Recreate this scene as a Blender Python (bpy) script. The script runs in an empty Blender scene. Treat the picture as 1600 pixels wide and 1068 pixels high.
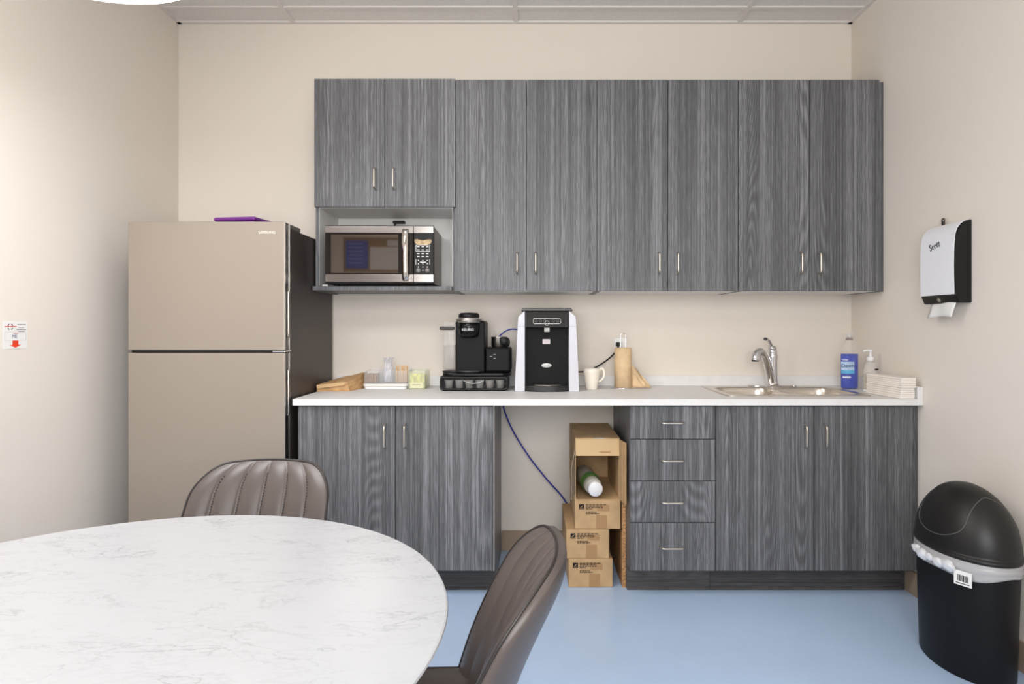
import bpy, bmesh, math, random
from mathutils import Vector, Matrix, Euler

# ------------------------------------------------------------------ camera, world, exposure
F, CX, CY, CZ, D = 973.0, 835.0, 510.0, 1.227, 3.42      # focal length and principal point in pixels of 1600x1068
sc = bpy.context.scene
col = sc.collection
cam = bpy.data.cameras.new('camera'); cam_o = bpy.data.objects.new('camera', cam); col.objects.link(cam_o)
cam.sensor_width = 36.0; cam.lens = F / 1600 * 36.0
cam.shift_x = -(CX - 800) / 1600; cam.shift_y = -(534 - CY) / 1600
cam.clip_start = 0.02
cam_o.location = (0, -D, CZ); cam_o.rotation_euler = (math.pi / 2, 0, 0)
sc.camera = cam_o
w = bpy.data.worlds.new('world'); sc.world = w; w.use_nodes = True
w.node_tree.nodes['Background'].inputs[0].default_value = (0.98, 0.99, 1.0, 1)
w.node_tree.nodes['Background'].inputs[1].default_value = 11.0       # bright overcast daylight, fills the room through the window added behind the camera
sc.view_settings.view_transform = 'Standard'; sc.view_settings.look = 'None'
sc.view_settings.exposure = 0.0; sc.view_settings.gamma = 1.0
sc.view_settings.use_curve_mapping = False
PENDANT_POWER = 18.5       # emission strength of the pendant diffuser
TROFFER_POWER = 6.5        # emission strength of the recessed ceiling panels

# ------------------------------------------------------------------ room measures (metres)
XL, XR, ZC, YF = -1.954, 1.740, 2.893, -3.90
WX0, WX1, WZ0, WZ1 = -0.98, 0.85, 0.85, 2.45      # opening of the window added behind the camera for frontal fill light
portal = bpy.data.lights.new('fill_window_portal', 'AREA'); portal.shape = 'RECTANGLE'; portal.size = WX1 - WX0; portal.size_y = WZ1 - WZ0
portal.cycles.is_portal = True  # guides sky sampling through the added fill window
portal_o = bpy.data.objects.new('fill_window_portal', portal); col.objects.link(portal_o)
portal_o.location = ((WX0 + WX1) / 2, YF - 0.11, (WZ0 + WZ1) / 2); portal_o.rotation_euler = (math.pi / 2, 0, 0)
ZK = 0.9036                # worktop height

# ------------------------------------------------------------------ helpers
def lin(c):
    return tuple((v / 255 / 12.92) if v / 255 <= 0.04045 else ((v / 255 + 0.055) / 1.055) ** 2.4 for v in c) + (1.0,)

MATS = {}
def mat(name, rgb=(200, 200, 200), rough=0.5, metal=0.0, spec=0.5, emit=0.0, alpha=1.0, trans=0.0, ior=1.45, bump=None, var=None, coat=0.0, sheen=0.0):
    """plain principled material; bump=(scale, strength); var=(scale, amount) mottles the colour"""
    if name in MATS: return MATS[name]
    m = bpy.data.materials.new(name); m.use_nodes = True
    nt = m.node_tree; b = nt.nodes['Principled BSDF']
    b.inputs['Base Color'].default_value = lin(rgb)
    b.inputs['Roughness'].default_value = rough; b.inputs['Metallic'].default_value = metal
    b.inputs['Specular IOR Level'].default_value = spec
    b.inputs['Alpha'].default_value = alpha
    b.inputs['Transmission Weight'].default_value = trans; b.inputs['IOR'].default_value = ior
    b.inputs['Coat Weight'].default_value = coat
    if emit:
        b.inputs['Emission Color'].default_value = lin(rgb); b.inputs['Emission Strength'].default_value = emit
    if bump or var:
        tc = nt.nodes.new('ShaderNodeTexCoord')
    if bump:
        n = nt.nodes.new('ShaderNodeTexNoise'); n.inputs['Scale'].default_value = bump[0]; n.inputs['Detail'].default_value = 3
        nt.links.new(tc.outputs['Object'], n.inputs['Vector'])
        bp = nt.nodes.new('ShaderNodeBump'); bp.inputs['Strength'].default_value = bump[1]; bp.inputs['Distance'].default_value = 0.002
        nt.links.new(n.outputs['Fac'], bp.inputs['Height']); nt.links.new(bp.outputs['Normal'], b.inputs['Normal'])
    if var:
        n2 = nt.nodes.new('ShaderNodeTexNoise'); n2.inputs['Scale'].default_value = var[0]; n2.inputs['Detail'].default_value = 4
        nt.links.new(tc.outputs['Object'], n2.inputs['Vector'])
        r = nt.nodes.new('ShaderNodeValToRGB')
        lo = tuple(max(0, v * (1 - var[1])) for v in rgb); hi = tuple(min(255, v * (1 + var[1])) for v in rgb)
        r.color_ramp.elements[0].position = 0.3; r.color_ramp.elements[0].color = lin(lo)
        r.color_ramp.elements[1].position = 0.7; r.color_ramp.elements[1].color = lin(hi)
        nt.links.new(n2.outputs['Fac'], r.inputs['Fac']); nt.links.new(r.outputs['Color'], b.inputs['Base Color'])
    MATS[name] = m
    return m

def wood_mat(name, dark, mid, light, horizontal=False, rough=0.42):
    if name in MATS: return MATS[name]
    m = bpy.data.materials.new(name); m.use_nodes = True
    nt = m.node_tree; N = nt.nodes; L = nt.links; b = N['Principled BSDF']
    tc = N.new('ShaderNodeTexCoord'); info = N.new('ShaderNodeObjectInfo')
    sep = N.new('ShaderNodeSeparateXYZ'); L.new(tc.outputs['Object'], sep.inputs[0])
    def math_(op, a, bb):
        n = N.new('ShaderNodeMath'); n.operation = op
        for i, v in enumerate((a, bb)):
            if isinstance(v, (int, float)): n.inputs[i].default_value = v
            else: L.new(v, n.inputs[i])
        return n.outputs[0]
    across = math_('ADD', sep.outputs[0], sep.outputs[1]); along = sep.outputs[2]
    if horizontal: across, along = along, across
    rnd = math_('MULTIPLY', info.outputs['Random'], 37.0)
    across = math_('ADD', across, rnd)
    def noise(sx, sz, detail, rough_=0.6, dist=0.0):
        cmb = N.new('ShaderNodeCombineXYZ')
        L.new(math_('MULTIPLY', across, sx), cmb.inputs[0]); L.new(math_('MULTIPLY', along, sz), cmb.inputs[2])
        L.new(rnd, cmb.inputs[1])
        n = N.new('ShaderNodeTexNoise'); n.inputs['Scale'].default_value = 1.0; n.inputs['Detail'].default_value = detail
        n.inputs['Roughness'].default_value = rough_; n.inputs['Distortion'].default_value = dist
        L.new(cmb.outputs[0], n.inputs['Vector']); return n.outputs['Fac']
    broad = noise(13, 0.12, 2)                 # wide tone bands, board to board
    streak = noise(110, 0.5, 4)                # pore streaks
    fibre = noise(520, 11, 2)                 # short fine fibres
    field = noise(6.5, 0.42, 0, 0.4)          # contour lines of this field make the cathedral figure
    ring = math_('SINE', math_('MULTIPLY', field, 340.0), 0)
    ring = math_('MULTIPLY_ADD', ring, 0.5); N[-1].inputs[2].default_value = 0.5
    zone = noise(7.5, 0.10, 0)                # only some boards show the cathedral figure
    mr = N.new('ShaderNodeMapRange'); mr.inputs['From Min'].default_value = 0.46; mr.inputs['From Max'].default_value = 0.58; L.new(zone, mr.inputs['Value'])
    ring = math_('MULTIPLY', math_('SUBTRACT', ring, 0.5), mr.outputs[0])
    s = math_('MULTIPLY', broad, 0.42)
    s = math_('ADD', s, math_('MULTIPLY', streak, 0.70))
    s = math_('ADD', s, math_('MULTIPLY', fibre, 0.60))
    s = math_('ADD', s, math_('MULTIPLY', ring, 0.13))
    s = math_('SUBTRACT', s, 0.350)
    r = N.new('ShaderNodeValToRGB')
    e = r.color_ramp.elements
    e[0].position = 0.20; e[0].color = lin(dark); e[1].position = 0.82; e[1].color = lin(light)
    k = e.new(0.5); k.color = lin(mid)
    L.new(s, r.inputs['Fac']); L.new(r.outputs['Color'], b.inputs['Base Color'])
    b.inputs['Roughness'].default_value = rough; b.inputs['Specular IOR Level'].default_value = 0.35
    bp = N.new('ShaderNodeBump'); bp.inputs['Strength'].default_value = 0.12; bp.inputs['Distance'].default_value = 0.001
    L.new(s, bp.inputs['Height']); L.new(bp.outputs['Normal'], b.inputs['Normal'])
    MATS[name] = m
    return m

def marble_mat():
    m = bpy.data.materials.new('marble'); m.use_nodes = True
    nt = m.node_tree; N = nt.nodes; L = nt.links; b = N['Principled BSDF']
    tc = N.new('ShaderNodeTexCoord')
    mp = N.new('ShaderNodeMapping'); mp.inputs['Scale'].default_value = (1.3, 3.4, 1); mp.inputs['Rotation'].default_value = (0, 0, 0.12)
    L.new(tc.outputs['Object'], mp.inputs[0])
    def vein(scale, width, seed, dist):
        n = N.new('ShaderNodeTexNoise'); n.noise_dimensions = '4D'; n.inputs['W'].default_value = seed
        n.inputs['Scale'].default_value = scale; n.inputs['Detail'].default_value = 9; n.inputs['Roughness'].default_value = 0.62
        n.inputs['Distortion'].default_value = dist
        L.new(mp.outputs[0], n.inputs['Vector'])
        a = N.new('ShaderNodeMath'); a.operation = 'SUBTRACT'; a.inputs[1].default_value = 0.5; L.new(n.outputs['Fac'], a.inputs[0])
        c = N.new('ShaderNodeMath'); c.operation = 'ABSOLUTE'; L.new(a.outputs[0], c.inputs[0])
        r = N.new('ShaderNodeMapRange'); r.inputs['From Min'].default_value = 0; r.inputs['From Max'].default_value = width
        r.inputs['To Min'].default_value = 1; r.inputs['To Max'].default_value = 0; L.new(c.outputs[0], r.inputs['Value'])
        return r.outputs[0]
    v1 = vein(3.4, 0.012, 1.3, 0.5); v2 = vein(9.0, 0.03, 7.7, 0.3)
    cl = N.new('ShaderNodeTexNoise'); cl.inputs['Scale'].default_value = 3.0; cl.inputs['Detail'].default_value = 6; L.new(mp.outputs[0], cl.inputs['Vector'])
    mk = N.new('ShaderNodeMapRange'); mk.inputs['From Min'].default_value = 0.36; mk.inputs['From Max'].default_value = 0.66; L.new(cl.outputs['Fac'], mk.inputs['Value'])
    a = N.new('ShaderNodeMath'); a.operation = 'MULTIPLY'; L.new(v1, a.inputs[0]); L.new(mk.outputs[0], a.inputs[1])
    a2 = N.new('ShaderNodeMath'); a2.operation = 'MULTIPLY'; a2.inputs[1].default_value = 0.35; L.new(v2, a2.inputs[0])
    a3 = N.new('ShaderNodeMath'); a3.operation = 'MULTIPLY'; L.new(a2.outputs[0], a3.inputs[0]); L.new(mk.outputs[0], a3.inputs[1])
    s = N.new('ShaderNodeMath'); s.operation = 'ADD'; s.use_clamp = True; L.new(a.outputs[0], s.inputs[0]); L.new(a3.outputs[0], s.inputs[1])
    mul = N.new('ShaderNodeMath'); mul.operation = 'MULTIPLY'; mul.inputs[1].default_value = 0.55; L.new(s.outputs[0], mul.inputs[0])
    mx = N.new('ShaderNodeMix'); mx.data_type = 'RGBA'
    mx.inputs['A'].default_value = lin((176, 177, 179)); mx.inputs['B'].default_value = lin((104, 104, 107))
    L.new(mul.outputs[0], mx.inputs['Factor']); L.new(mx.outputs['Result'], b.inputs['Base Color'])
    b.inputs['Roughness'].default_value = 0.28
    return m

def rot(bm, verts, M):
    bmesh.ops.transform(bm, matrix=M, verts=verts)

def box(bm, x0, x1, y0, y1, z0, z1, bev=0.0, seg=2, M=None):
    x0, x1 = min(x0, x1), max(x0, x1); y0, y1 = min(y0, y1), max(y0, y1); z0, z1 = min(z0, z1), max(z0, z1)
    vs = [bm.verts.new(p) for p in ((x0,y0,z0),(x1,y0,z0),(x1,y1,z0),(x0,y1,z0),(x0,y0,z1),(x1,y0,z1),(x1,y1,z1),(x0,y1,z1))]
    fs = [bm.faces.new([vs[i] for i in q]) for q in ((3,2,1,0),(4,5,6,7),(0,1,5,4),(1,2,6,5),(2,3,7,6),(3,0,4,7))]
    out = vs
    if bev > 0:
        es = list({e for f in fs for e in f.edges})
        r = bmesh.ops.bevel(bm, geom=es, offset=bev, segments=seg, profile=0.5, affect='EDGES', clamp_overlap=True)
        out = list({v for f in r['faces'] for v in f.verts} | {v for v in vs if v.is_valid})
    if M is not None: rot(bm, out, M)
    return out

def prism(bm, poly, lo, hi, axis='y', bev=0.0):
    """extrude a 2D polygon; axis y: poly is (x,z); axis x: poly is (y,z); axis z: poly is (x,y)"""
    def p3(p, t):
        return {'y': (p[0], t, p[1]), 'x': (t, p[0], p[1]), 'z': (p[0], p[1], t)}[axis]
    a = [bm.verts.new(p3(p, lo)) for p in poly]; b = [bm.verts.new(p3(p, hi)) for p in poly]
    fs = [bm.faces.new(a), bm.faces.new(list(reversed(b)))]
    n = len(poly)
    for i in range(n):
        fs.append(bm.faces.new((a[(i + 1) % n], a[i], b[i], b[(i + 1) % n])))
    bmesh.ops.recalc_face_normals(bm, faces=fs)
    if bev > 0:
        es = list({e for f in fs for e in f.edges})
        bmesh.ops.bevel(bm, geom=es, offset=bev, segments=2, profile=0.5, affect='EDGES', clamp_overlap=True)
    return a + b

def lathe(bm, prof, c=(0, 0, 0), seg=32, sx=1.0, sy=1.0, cap=True, smooth=True, M=None):
    """revolve (r, z) profile about z at c; sx, sy stretch to an ellipse"""
    rings = []; allv = []
    for r, z in prof:
        ring = [bm.verts.new((c[0] + sx * r * math.cos(2 * math.pi * i / seg), c[1] + sy * r * math.sin(2 * math.pi * i / seg), c[2] + z)) for i in range(seg)]
        rings.append(ring); allv += ring
    for a, b in zip(rings, rings[1:]):
        for i in range(seg):
            f = bm.faces.new((a[i], a[(i + 1) % seg], b[(i + 1) % seg], b[i])); f.smooth = smooth
    if cap:
        if prof[0][0] > 1e-6: bm.faces.new(list(reversed(rings[0])))
        if prof[-1][0] > 1e-6: bm.faces.new(rings[-1])
    if M is not None: rot(bm, allv, M)
    return allv

def smooth_path(pts, n=8, closed=False):
    P = [Vector(p) for p in pts]; out = []
    m = len(P)
    rng = range(m) if closed else range(m - 1)
    for i in rng:
        p0 = P[(i - 1) % m] if closed or i > 0 else P[i]
        p1 = P[i]; p2 = P[(i + 1) % m]
        p3 = P[(i + 2) % m] if closed or i + 2 < m else p2
        for k in range(n):
            t = k / n
            out.append(0.5 * ((2 * p1) + (p2 - p0) * t + (2 * p0 - 5 * p1 + 4 * p2 - p3) * t * t + (3 * p1 - p0 - 3 * p2 + p3) * t ** 3))
    if not closed: out.append(P[-1])
    return out

def tube(bm, pts, r, seg=8, closed=False, flat=1.0):
    """sweep a circle (radius r or list of radii) along pts"""
    P = [Vector(p) for p in pts]; n = len(P)
    R = r if isinstance(r, (list, tuple)) else [r] * n
    rings = []; up = None
    for i in range(n):
        if closed: t = P[(i + 1) % n] - P[(i - 1) % n]
        else: t = P[min(i + 1, n - 1)] - P[max(i - 1, 0)]
        t.normalize()
        if up is None:
            up = Vector((0, 0, 1)) if abs(t.z) < 0.9 else Vector((0, 1, 0))
        up = (up - t * up.dot(t)).normalized(); sd = t.cross(up)
        rings.append([bm.verts.new(P[i] + R[i] * (math.cos(2 * math.pi * k / seg) * up * flat + math.sin(2 * math.pi * k / seg) * sd)) for k in range(seg)])
    for i in range(n if closed else n - 1):
        a, b = rings[i], rings[(i + 1) % n]
        for k in range(seg):
            f = bm.faces.new((a[k], b[k], b[(k + 1) % seg], a[(k + 1) % seg])); f.smooth = True
    if not closed:
        bm.faces.new(rings[0]); bm.faces.new(list(reversed(rings[-1])))
    return [v for q in rings for v in q]

def rrect(x0, x1, y0, y1, r, n=5):
    pts = []
    for cx, cy, a0 in ((x1 - r, y1 - r, 0), (x0 + r, y1 - r, 90), (x0 + r, y0 + r, 180), (x1 - r, y0 + r, 270)):
        for k in range(n + 1):
            a = math.radians(a0 + 90 * k / n); pts.append((cx + r * math.cos(a), cy + r * math.sin(a)))
    return pts

def text_bm(bm, body, size, M, extrude=0.0004):
    cu = bpy.data.curves.new('lettering', 'FONT'); cu.body = body; cu.size = size; cu.extrude = extrude
    cu.align_x = 'CENTER'; cu.align_y = 'CENTER'; cu.resolution_u = 3
    o = bpy.data.objects.new('lettering', cu)
    me = bpy.data.meshes.new_from_object(o)
    tmp = bmesh.new(); tmp.from_mesh(me); bmesh.ops.transform(tmp, matrix=M, verts=tmp.verts)
    tmp.to_mesh(me); tmp.free(); bm.from_mesh(me)
    bpy.data.objects.remove(o); bpy.data.curves.remove(cu); bpy.data.meshes.remove(me)

def facing_front(x, y, z):      # text plane looking towards -y
    return Matrix.Translation((x, y, z)) @ Matrix.Rotation(math.pi / 2, 4, 'X')

def world_loc(o):
    v = Vector((0, 0, 0))
    while o is not None: v = v + Vector(o.location); o = o.parent
    return v

def obj(name, bm, m, parent=None, smooth=None):
    """link bm (world coordinates, or the parent's when the parent is rotated later) as one mesh object"""
    if parent is not None:
        off = world_loc(parent)
        bmesh.ops.translate(bm, vec=-off, verts=bm.verts)
    if smooth is not None:
        for f in bm.faces: f.smooth = smooth
    bmesh.ops.recalc_face_normals(bm, faces=bm.faces)
    me = bpy.data.meshes.new(name); bm.to_mesh(me); bm.free()
    o = bpy.data.objects.new(name, me); col.objects.link(o)
    me.materials.append(m)
    if parent is not None: o.parent = parent
    return o

def tag(o, label, cat, group=None, kind=None):
    o['label'] = label; o['category'] = cat
    if group: o['group'] = group
    if kind: o['kind'] = kind
    return o

def thing(name, label, cat, loc=(0, 0, 0), group=None):
    o = bpy.data.objects.new(name, None); col.objects.link(o); o.location = loc; o.empty_display_size = 0.05
    return tag(o, label, cat, group)

def struct(name, bm, m, label, cat, parent=None):
    o = obj(name, bm, m, parent); o['kind'] = 'structure'
    if parent is None: o['label'] = label; o['category'] = cat
    return o

def copy_tree(o, parent=None):
    c = o.copy(); col.objects.link(c); c.parent = parent
    for ch in list(o.children):
        copy_tree(ch, c)
    return c

def part(name, m, parent, fn, smooth=None):
    bm = bmesh.new(); fn(bm); return obj(name, bm, m, parent, smooth)

def bxp(name, m, parent, *a, **k):
    bm = bmesh.new(); box(bm, *a, **k); return obj(name, bm, m, parent)

# ------------------------------------------------------------------ materials
M_wall = mat('wall_paint', (229, 220, 209), 0.75, spec=0.2, bump=(140, 0.12))
M_floor = mat('floor_vinyl', (180, 202, 231), 0.16, spec=0.5, var=(1.4, 0.025), bump=(3, 0.02))
M_tile = mat('ceiling_tile', (226, 222, 216), 0.9, spec=0.1, bump=(260, 0.5), var=(180, 0.03))
M_grid = mat('ceiling_grid', (222, 216, 210), 0.5)
M_base = mat('baseboard_vinyl', (160, 140, 120), 0.55)
M_wood = wood_mat('grey_woodgrain', (52, 51, 52), (94, 94, 96), (154, 154, 157))
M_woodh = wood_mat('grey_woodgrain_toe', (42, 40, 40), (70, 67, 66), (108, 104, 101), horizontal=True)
M_white_lam = mat('white_laminate', (222, 220, 217), 0.4)
M_counter = mat('counter_laminate', (226, 224, 222), 0.45, spec=0.3, var=(22, 0.012))
M_nickel = mat('brushed_nickel', (214, 206, 192), 0.3, 1.0)
M_chrome = mat('chrome', (225, 225, 228), 0.06, 1.0)
M_steel = mat('stainless_steel', (208, 200, 190), 0.28, 1.0)
M_black = mat('black_plastic', (17, 17, 18), 0.4, spec=0.35)
M_black_g = mat('black_gloss', (14, 13, 13), 0.12)
M_black_m = mat('black_matte', (30, 28, 27), 0.55, bump=(300, 0.1))
M_white = mat('white_plastic', (234, 233, 234), 0.35)
M_paper = mat('white_paper', (232, 230, 226), 0.8, spec=0.1)
M_card = mat('cardboard', (192, 160, 120), 0.8, spec=0.1, var=(14, 0.05))
M_tape = mat('packing_tape', (172, 134, 92), 0.35)
M_ink = mat('black_ink', (42, 36, 34), 0.8, spec=0.1)
M_clear = mat('clear_plastic', (245, 246, 246), 0.05, alpha=0.13, spec=0.6)
M_blue_tube = mat('blue_tubing', (42, 50, 150), 0.35)

# ------------------------------------------------------------------ room shell
T = 0.10
bm = bmesh.new(); box(bm, XL - T, XR + T, YF - T, T, -0.08, 0.0); struct('floor', bm, M_floor, 'glossy pale blue vinyl floor of the kitchenette', 'floor')
bm = bmesh.new(); box(bm, XL - T, XR + T, 0.0, T, 0, ZC + 0.1); struct('wall_back', bm, M_wall, 'beige painted back wall behind the cabinets', 'wall')
bm = bmesh.new(); box(bm, XL - T, XL, YF, 0.0, 0, ZC + 0.1); struct('wall_left', bm, M_wall, 'beige painted left wall beside the refrigerator', 'wall')
bm = bmesh.new(); box(bm, XR, XR + T, YF, 0.0, 0, ZC + 0.1); struct('wall_right', bm, M_wall, 'beige painted right wall with the towel dispenser', 'wall')
bm = bmesh.new()
for a in ((XL - T, WX0, 0, ZC + 0.1), (WX1, XR + T, 0, ZC + 0.1), (WX0, WX1, 0, WZ0), (WX0, WX1, WZ1, ZC + 0.1)): box(bm, a[0], a[1], YF - T, YF, a[2], a[3])
struct('wall_front', bm, M_wall, 'beige painted wall facing the cabinets with the notice board', 'wall')

M_frame = mat('fill_window_frame', (225, 224, 220), 0.4)  # unseen window, added to let in frontal fill light
bm = bmesh.new(); box(bm, WX0, WX1, YF - 0.062, YF - 0.058, WZ0, WZ1); win = struct('fill_window', bm, mat('fill_window_glass', (250, 252, 252), 0.02, alpha=0.06), 'wide window added behind the camera for frontal fill light', 'window')
for a in ((WX0, WX0 + 0.05, WZ0, WZ1), (WX1 - 0.05, WX1, WZ0, WZ1), (WX0 + 0.05, WX1 - 0.05, WZ0, WZ0 + 0.05), (WX0 + 0.05, WX1 - 0.05, WZ1 - 0.05, WZ1), (-0.09, -0.04, WZ0 + 0.05, WZ1 - 0.05)):
    bxp('fill_window_frame', M_frame, win, a[0], a[1], YF - 0.08, YF - 0.03, a[2], a[3])
bxp('fill_window_sill', M_frame, win, WX0 - 0.03, WX1 + 0.03, YF - 0.03, YF + 0.06, WZ0 - 0.02, WZ0 - 0.001)
bm = bmesh.new(); box(bm, XL, XR, YF, 0, ZC + 0.02, ZC + 0.1)
ceil = struct('ceiling', bm, M_grid, 'suspended ceiling of white tiles in a metal grid', 'ceiling')
gx = [XL, -1.32, -0.10, 1.12, XR]
gy = [0.0, -0.165]
while gy[-1] - 0.61 > YF + 0.1: gy.append(gy[-1] - 0.61)
gy.append(YF)
TROFFERS = {(1, 3)}                       # (column, row) cells that hold a light panel
for i in range(4):
    for j in range(len(gy) - 1):
        if (i, j) in TROFFERS: continue
        bxp('ceiling_tile', M_tile, ceil, gx[i] + 0.011, gx[i + 1] - 0.011, gy[j + 1] + 0.011, gy[j] - 0.011, ZC + 0.004, ZC + 0.02)
for x in gx[1:-1]: bxp('grid_bar', M_grid, ceil, x - 0.012, x + 0.012, YF, 0, ZC - 0.005, ZC + 0.02)
for y in gy[1:-1]: bxp('grid_bar', M_grid, ceil, XL, XR, y - 0.012, y + 0.012, ZC - 0.004, ZC + 0.02)
bxp('wall_angle', M_grid, ceil, XL, XR, -0.022, 0, ZC - 0.006, ZC + 0.02)
bxp('wall_angle', M_grid, ceil, XL, XL + 0.022, YF, 0, ZC - 0.006, ZC + 0.02)
bxp('wall_angle', M_grid, ceil, XR - 0.022, XR, YF, 0, ZC - 0.006, ZC + 0.02)

def baseboard(name, *a, label):
    bm = bmesh.new(); box(bm, *a, bev=0.003); struct(name, bm, M_base, label, 'baseboard')
baseboard('baseboard_back', -0.18, 0.43, -0.012, 0, 0, 0.109, label='taupe vinyl baseboard under the counter opening')
baseboard('baseboard_right', XR - 0.012, XR, YF, -0.50, 0, 0.109, label='taupe vinyl baseboard along the right wall')
baseboard('baseboard_left', XL, XL + 0.012, YF, 0.0, 0, 0.109, label='taupe vinyl baseboard along the left wall')

# recessed ceiling panels of the room
M_troffer = mat('troffer_diffuser', (255, 250, 245), 0.6, emit=TROFFER_POWER)
for k, (i, j) in enumerate(sorted(TROFFERS)):
    t = thing('ceiling_light', 'recessed ceiling light panel above the middle of the room', 'ceiling light', ((gx[i] + gx[i + 1]) / 2, (gy[j] + gy[j + 1]) / 2, ZC + 0.02))
    x0, x1, y0, y1 = gx[i] + 0.013, gx[i + 1] - 0.013, gy[j + 1] + 0.013, gy[j] - 0.013
    bm = bmesh.new()
    for a in ((x0, x0 + 0.03, y0, y1), (x1 - 0.03, x1, y0, y1), (x0 + 0.03, x1 - 0.03, y0, y0 + 0.03), (x0 + 0.03, x1 - 0.03, y1 - 0.03, y1)):
        box(bm, *a, ZC + 0.001, ZC + 0.019)
    obj('frame', bm, M_grid, t)
    bxp('diffuser', M_troffer, t, x0 + 0.03, x1 - 0.03, y0 + 0.03, y1 - 0.03, ZC + 0.010, ZC + 0.016)

# ------------------------------------------------------------------ handles, doors
def handle_bm(bm, cx, yf, cz, length, vertical, proj=0.030, r=0.0046):
    h = length / 2
    prof = [(-h, 0), (-h, -proj * 0.45), (-h + 0.006, -proj * 0.85), (-h + 0.014, -proj), (0, -proj), (h - 0.014, -proj), (h - 0.006, -proj * 0.85), (h, -proj * 0.45), (h, 0)]
    pts = [((cx, yf + q, cz + p) if vertical else (cx + p, yf + q, cz)) for p, q in prof]
    tube(bm, smooth_path(pts, 3), r, 8)

def door(parent, x0, x1, z0, z1, yf, handle, name='door', th=0.018, gap=0.0015):
    d = bxp(name, M_wood, parent, x0 + gap, x1 - gap, yf, yf + th, z0 + gap, z1 - gap, bev=0.0012, seg=1)
    hx, hz, vert = handle
    bm = bmesh.new(); handle_bm(bm, hx, yf, hz, 0.104, vert)
    obj('handle', bm, M_nickel, d)
    return d

# ------------------------------------------------------------------ upper cabinets
YU = -0.330                     # door faces
ux = [-1.0924 + 0.7018 * k for k in range(5)]
ZB, ZT = 1.4017, 2.453
ulabel = ['grey woodgrain upper cabinet with open microwave shelf below two short doors',
          'tall grey upper cabinet just right of the microwave shelf',
          'tall grey upper cabinet above the drawers, third from the refrigerator',
          'tall grey upper cabinet above the sink beside the right wall']
for k in range(4):
    x0, x1 = ux[k], ux[k + 1]
    t = thing('wall_cabinet', ulabel[k], 'cabinet', ((x0 + x1) / 2, -0.005, ZB), 'grey upper cabinets')
    yc = YU + 0.0185
    bxp('side_panel', M_wood, t, x0 + 0.0005, x0 + 0.0165, yc, -0.002, ZB, ZT); bxp('side_panel', M_wood, t, x1 - 0.0165, x1 - 0.0005, yc, -0.002, ZB, ZT)
    bxp('top_panel', M_wood, t, x0 + 0.0165, x1 - 0.0165, yc, -0.002, ZT - 0.016, ZT)
    zd = ZB
    bm = bmesh.new()
    if k == 0:
        zd = 1.8177
        box(bm, x0 + 0.0165, x1 - 0.0165, yc, -0.008, zd, zd + 0.016)
        box(bm, x0 + 0.0165, x0 + 0.0185, yc + 0.001, -0.008, 1.4262, zd); box(bm, x1 - 0.0185, x1 - 0.0165, yc + 0.001, -0.008, 1.4262, zd)
    else:
        box(bm, x0 + 0.0165, x1 - 0.0165, yc, -0.008, ZB, ZB + 0.016)
    box(bm, x0 + 0.0165, x1 - 0.0165, -0.008, -0.002, ZB, ZT - 0.016)
    obj('lining', bm, M_white_lam, t)
    if k == 0:
        bxp('shelf', M_wood, t, x0 - 0.002, x1 - 0.017, -0.352, -0.008, 1.405, 1.4258, bev=0.001, seg=1)
    xm = (x0 + x1) / 2; hz = 1.9566 if k == 0 else 1.541
    yd = YU - (0.004 if k == 0 else 0)
    door(t, x0, xm, zd, ZT + (0.003 if k == 0 else 0), yd, (xm - 0.046, hz, True))
    door(t, xm, x1, zd, ZT + (0.003 if k == 0 else 0), yd, (xm + 0.046, hz, True))
    if k == 3:
        bxp('filler_strip', M_wood, t, x1 + 0.0005, XR - 0.0005, yc - 0.004, -0.002, ZB, ZT - 0.008)

# ------------------------------------------------------------------ base cabinets
YB = -0.610; YBC = YB + 0.0185; YT = -0.505; ZD0, ZD1 = 0.124, 0.869
def base_carcass(t, x0, x1, left=True, right=True):
    for flag, a, b in ((left, x0, x0 + 0.016), (right, x1 - 0.016, x1)):
        poly = [(YBC, ZD0), (YBC, 0.873), (-0.014, 0.873), (-0.014, 0.0), (YT, 0.0), (YT, ZD0)]
        bm = bmesh.new(); prism(bm, poly, a, b, 'x'); obj('side_panel', bm, M_wood, t)
    bm = bmesh.new(); box(bm, x0 + 0.016, x1 - 0.016, YBC, -0.03, ZD0, ZD0 + 0.016)
    obj('bottom_panel', bm, M_white_lam, t)
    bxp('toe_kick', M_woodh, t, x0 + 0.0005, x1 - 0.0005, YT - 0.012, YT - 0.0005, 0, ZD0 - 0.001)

t = thing('base_cabinet', 'grey woodgrain base cabinet with two doors beside the refrigerator', 'cabinet', (-0.625, -0.3, 0), 'grey base cabinets')
base_carcass(t, -1.068, -0.182)
door(t, -1.068, -0.627, ZD0, ZD1, YB, (-0.672, 0.735, True)); door(t, -0.627, -0.184, ZD0, ZD1, YB, (-0.582, 0.735, True))
bxp('edge_band', mat('pale_edge', (205, 200, 196), 0.5), t, -0.1838, -0.1818, YB, YBC - 0.0005, ZD0, ZD1)

t = thing('drawer_cabinet', 'grey woodgrain base cabinet with a stack of four drawers', 'cabinet', (0.62, -0.3, 0), 'grey base cabinets')
base_carcass(t, 0.432, 0.817)
for z0, z1 in ((0.719, 0.869), (0.531, 0.719), (0.343, 0.531), (0.124, 0.343)):
    door(t, 0.432, 0.817, z0, z1, YB, (0.62, (z0 + z1) / 2 + 0.001, False), name='drawer_front')

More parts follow.
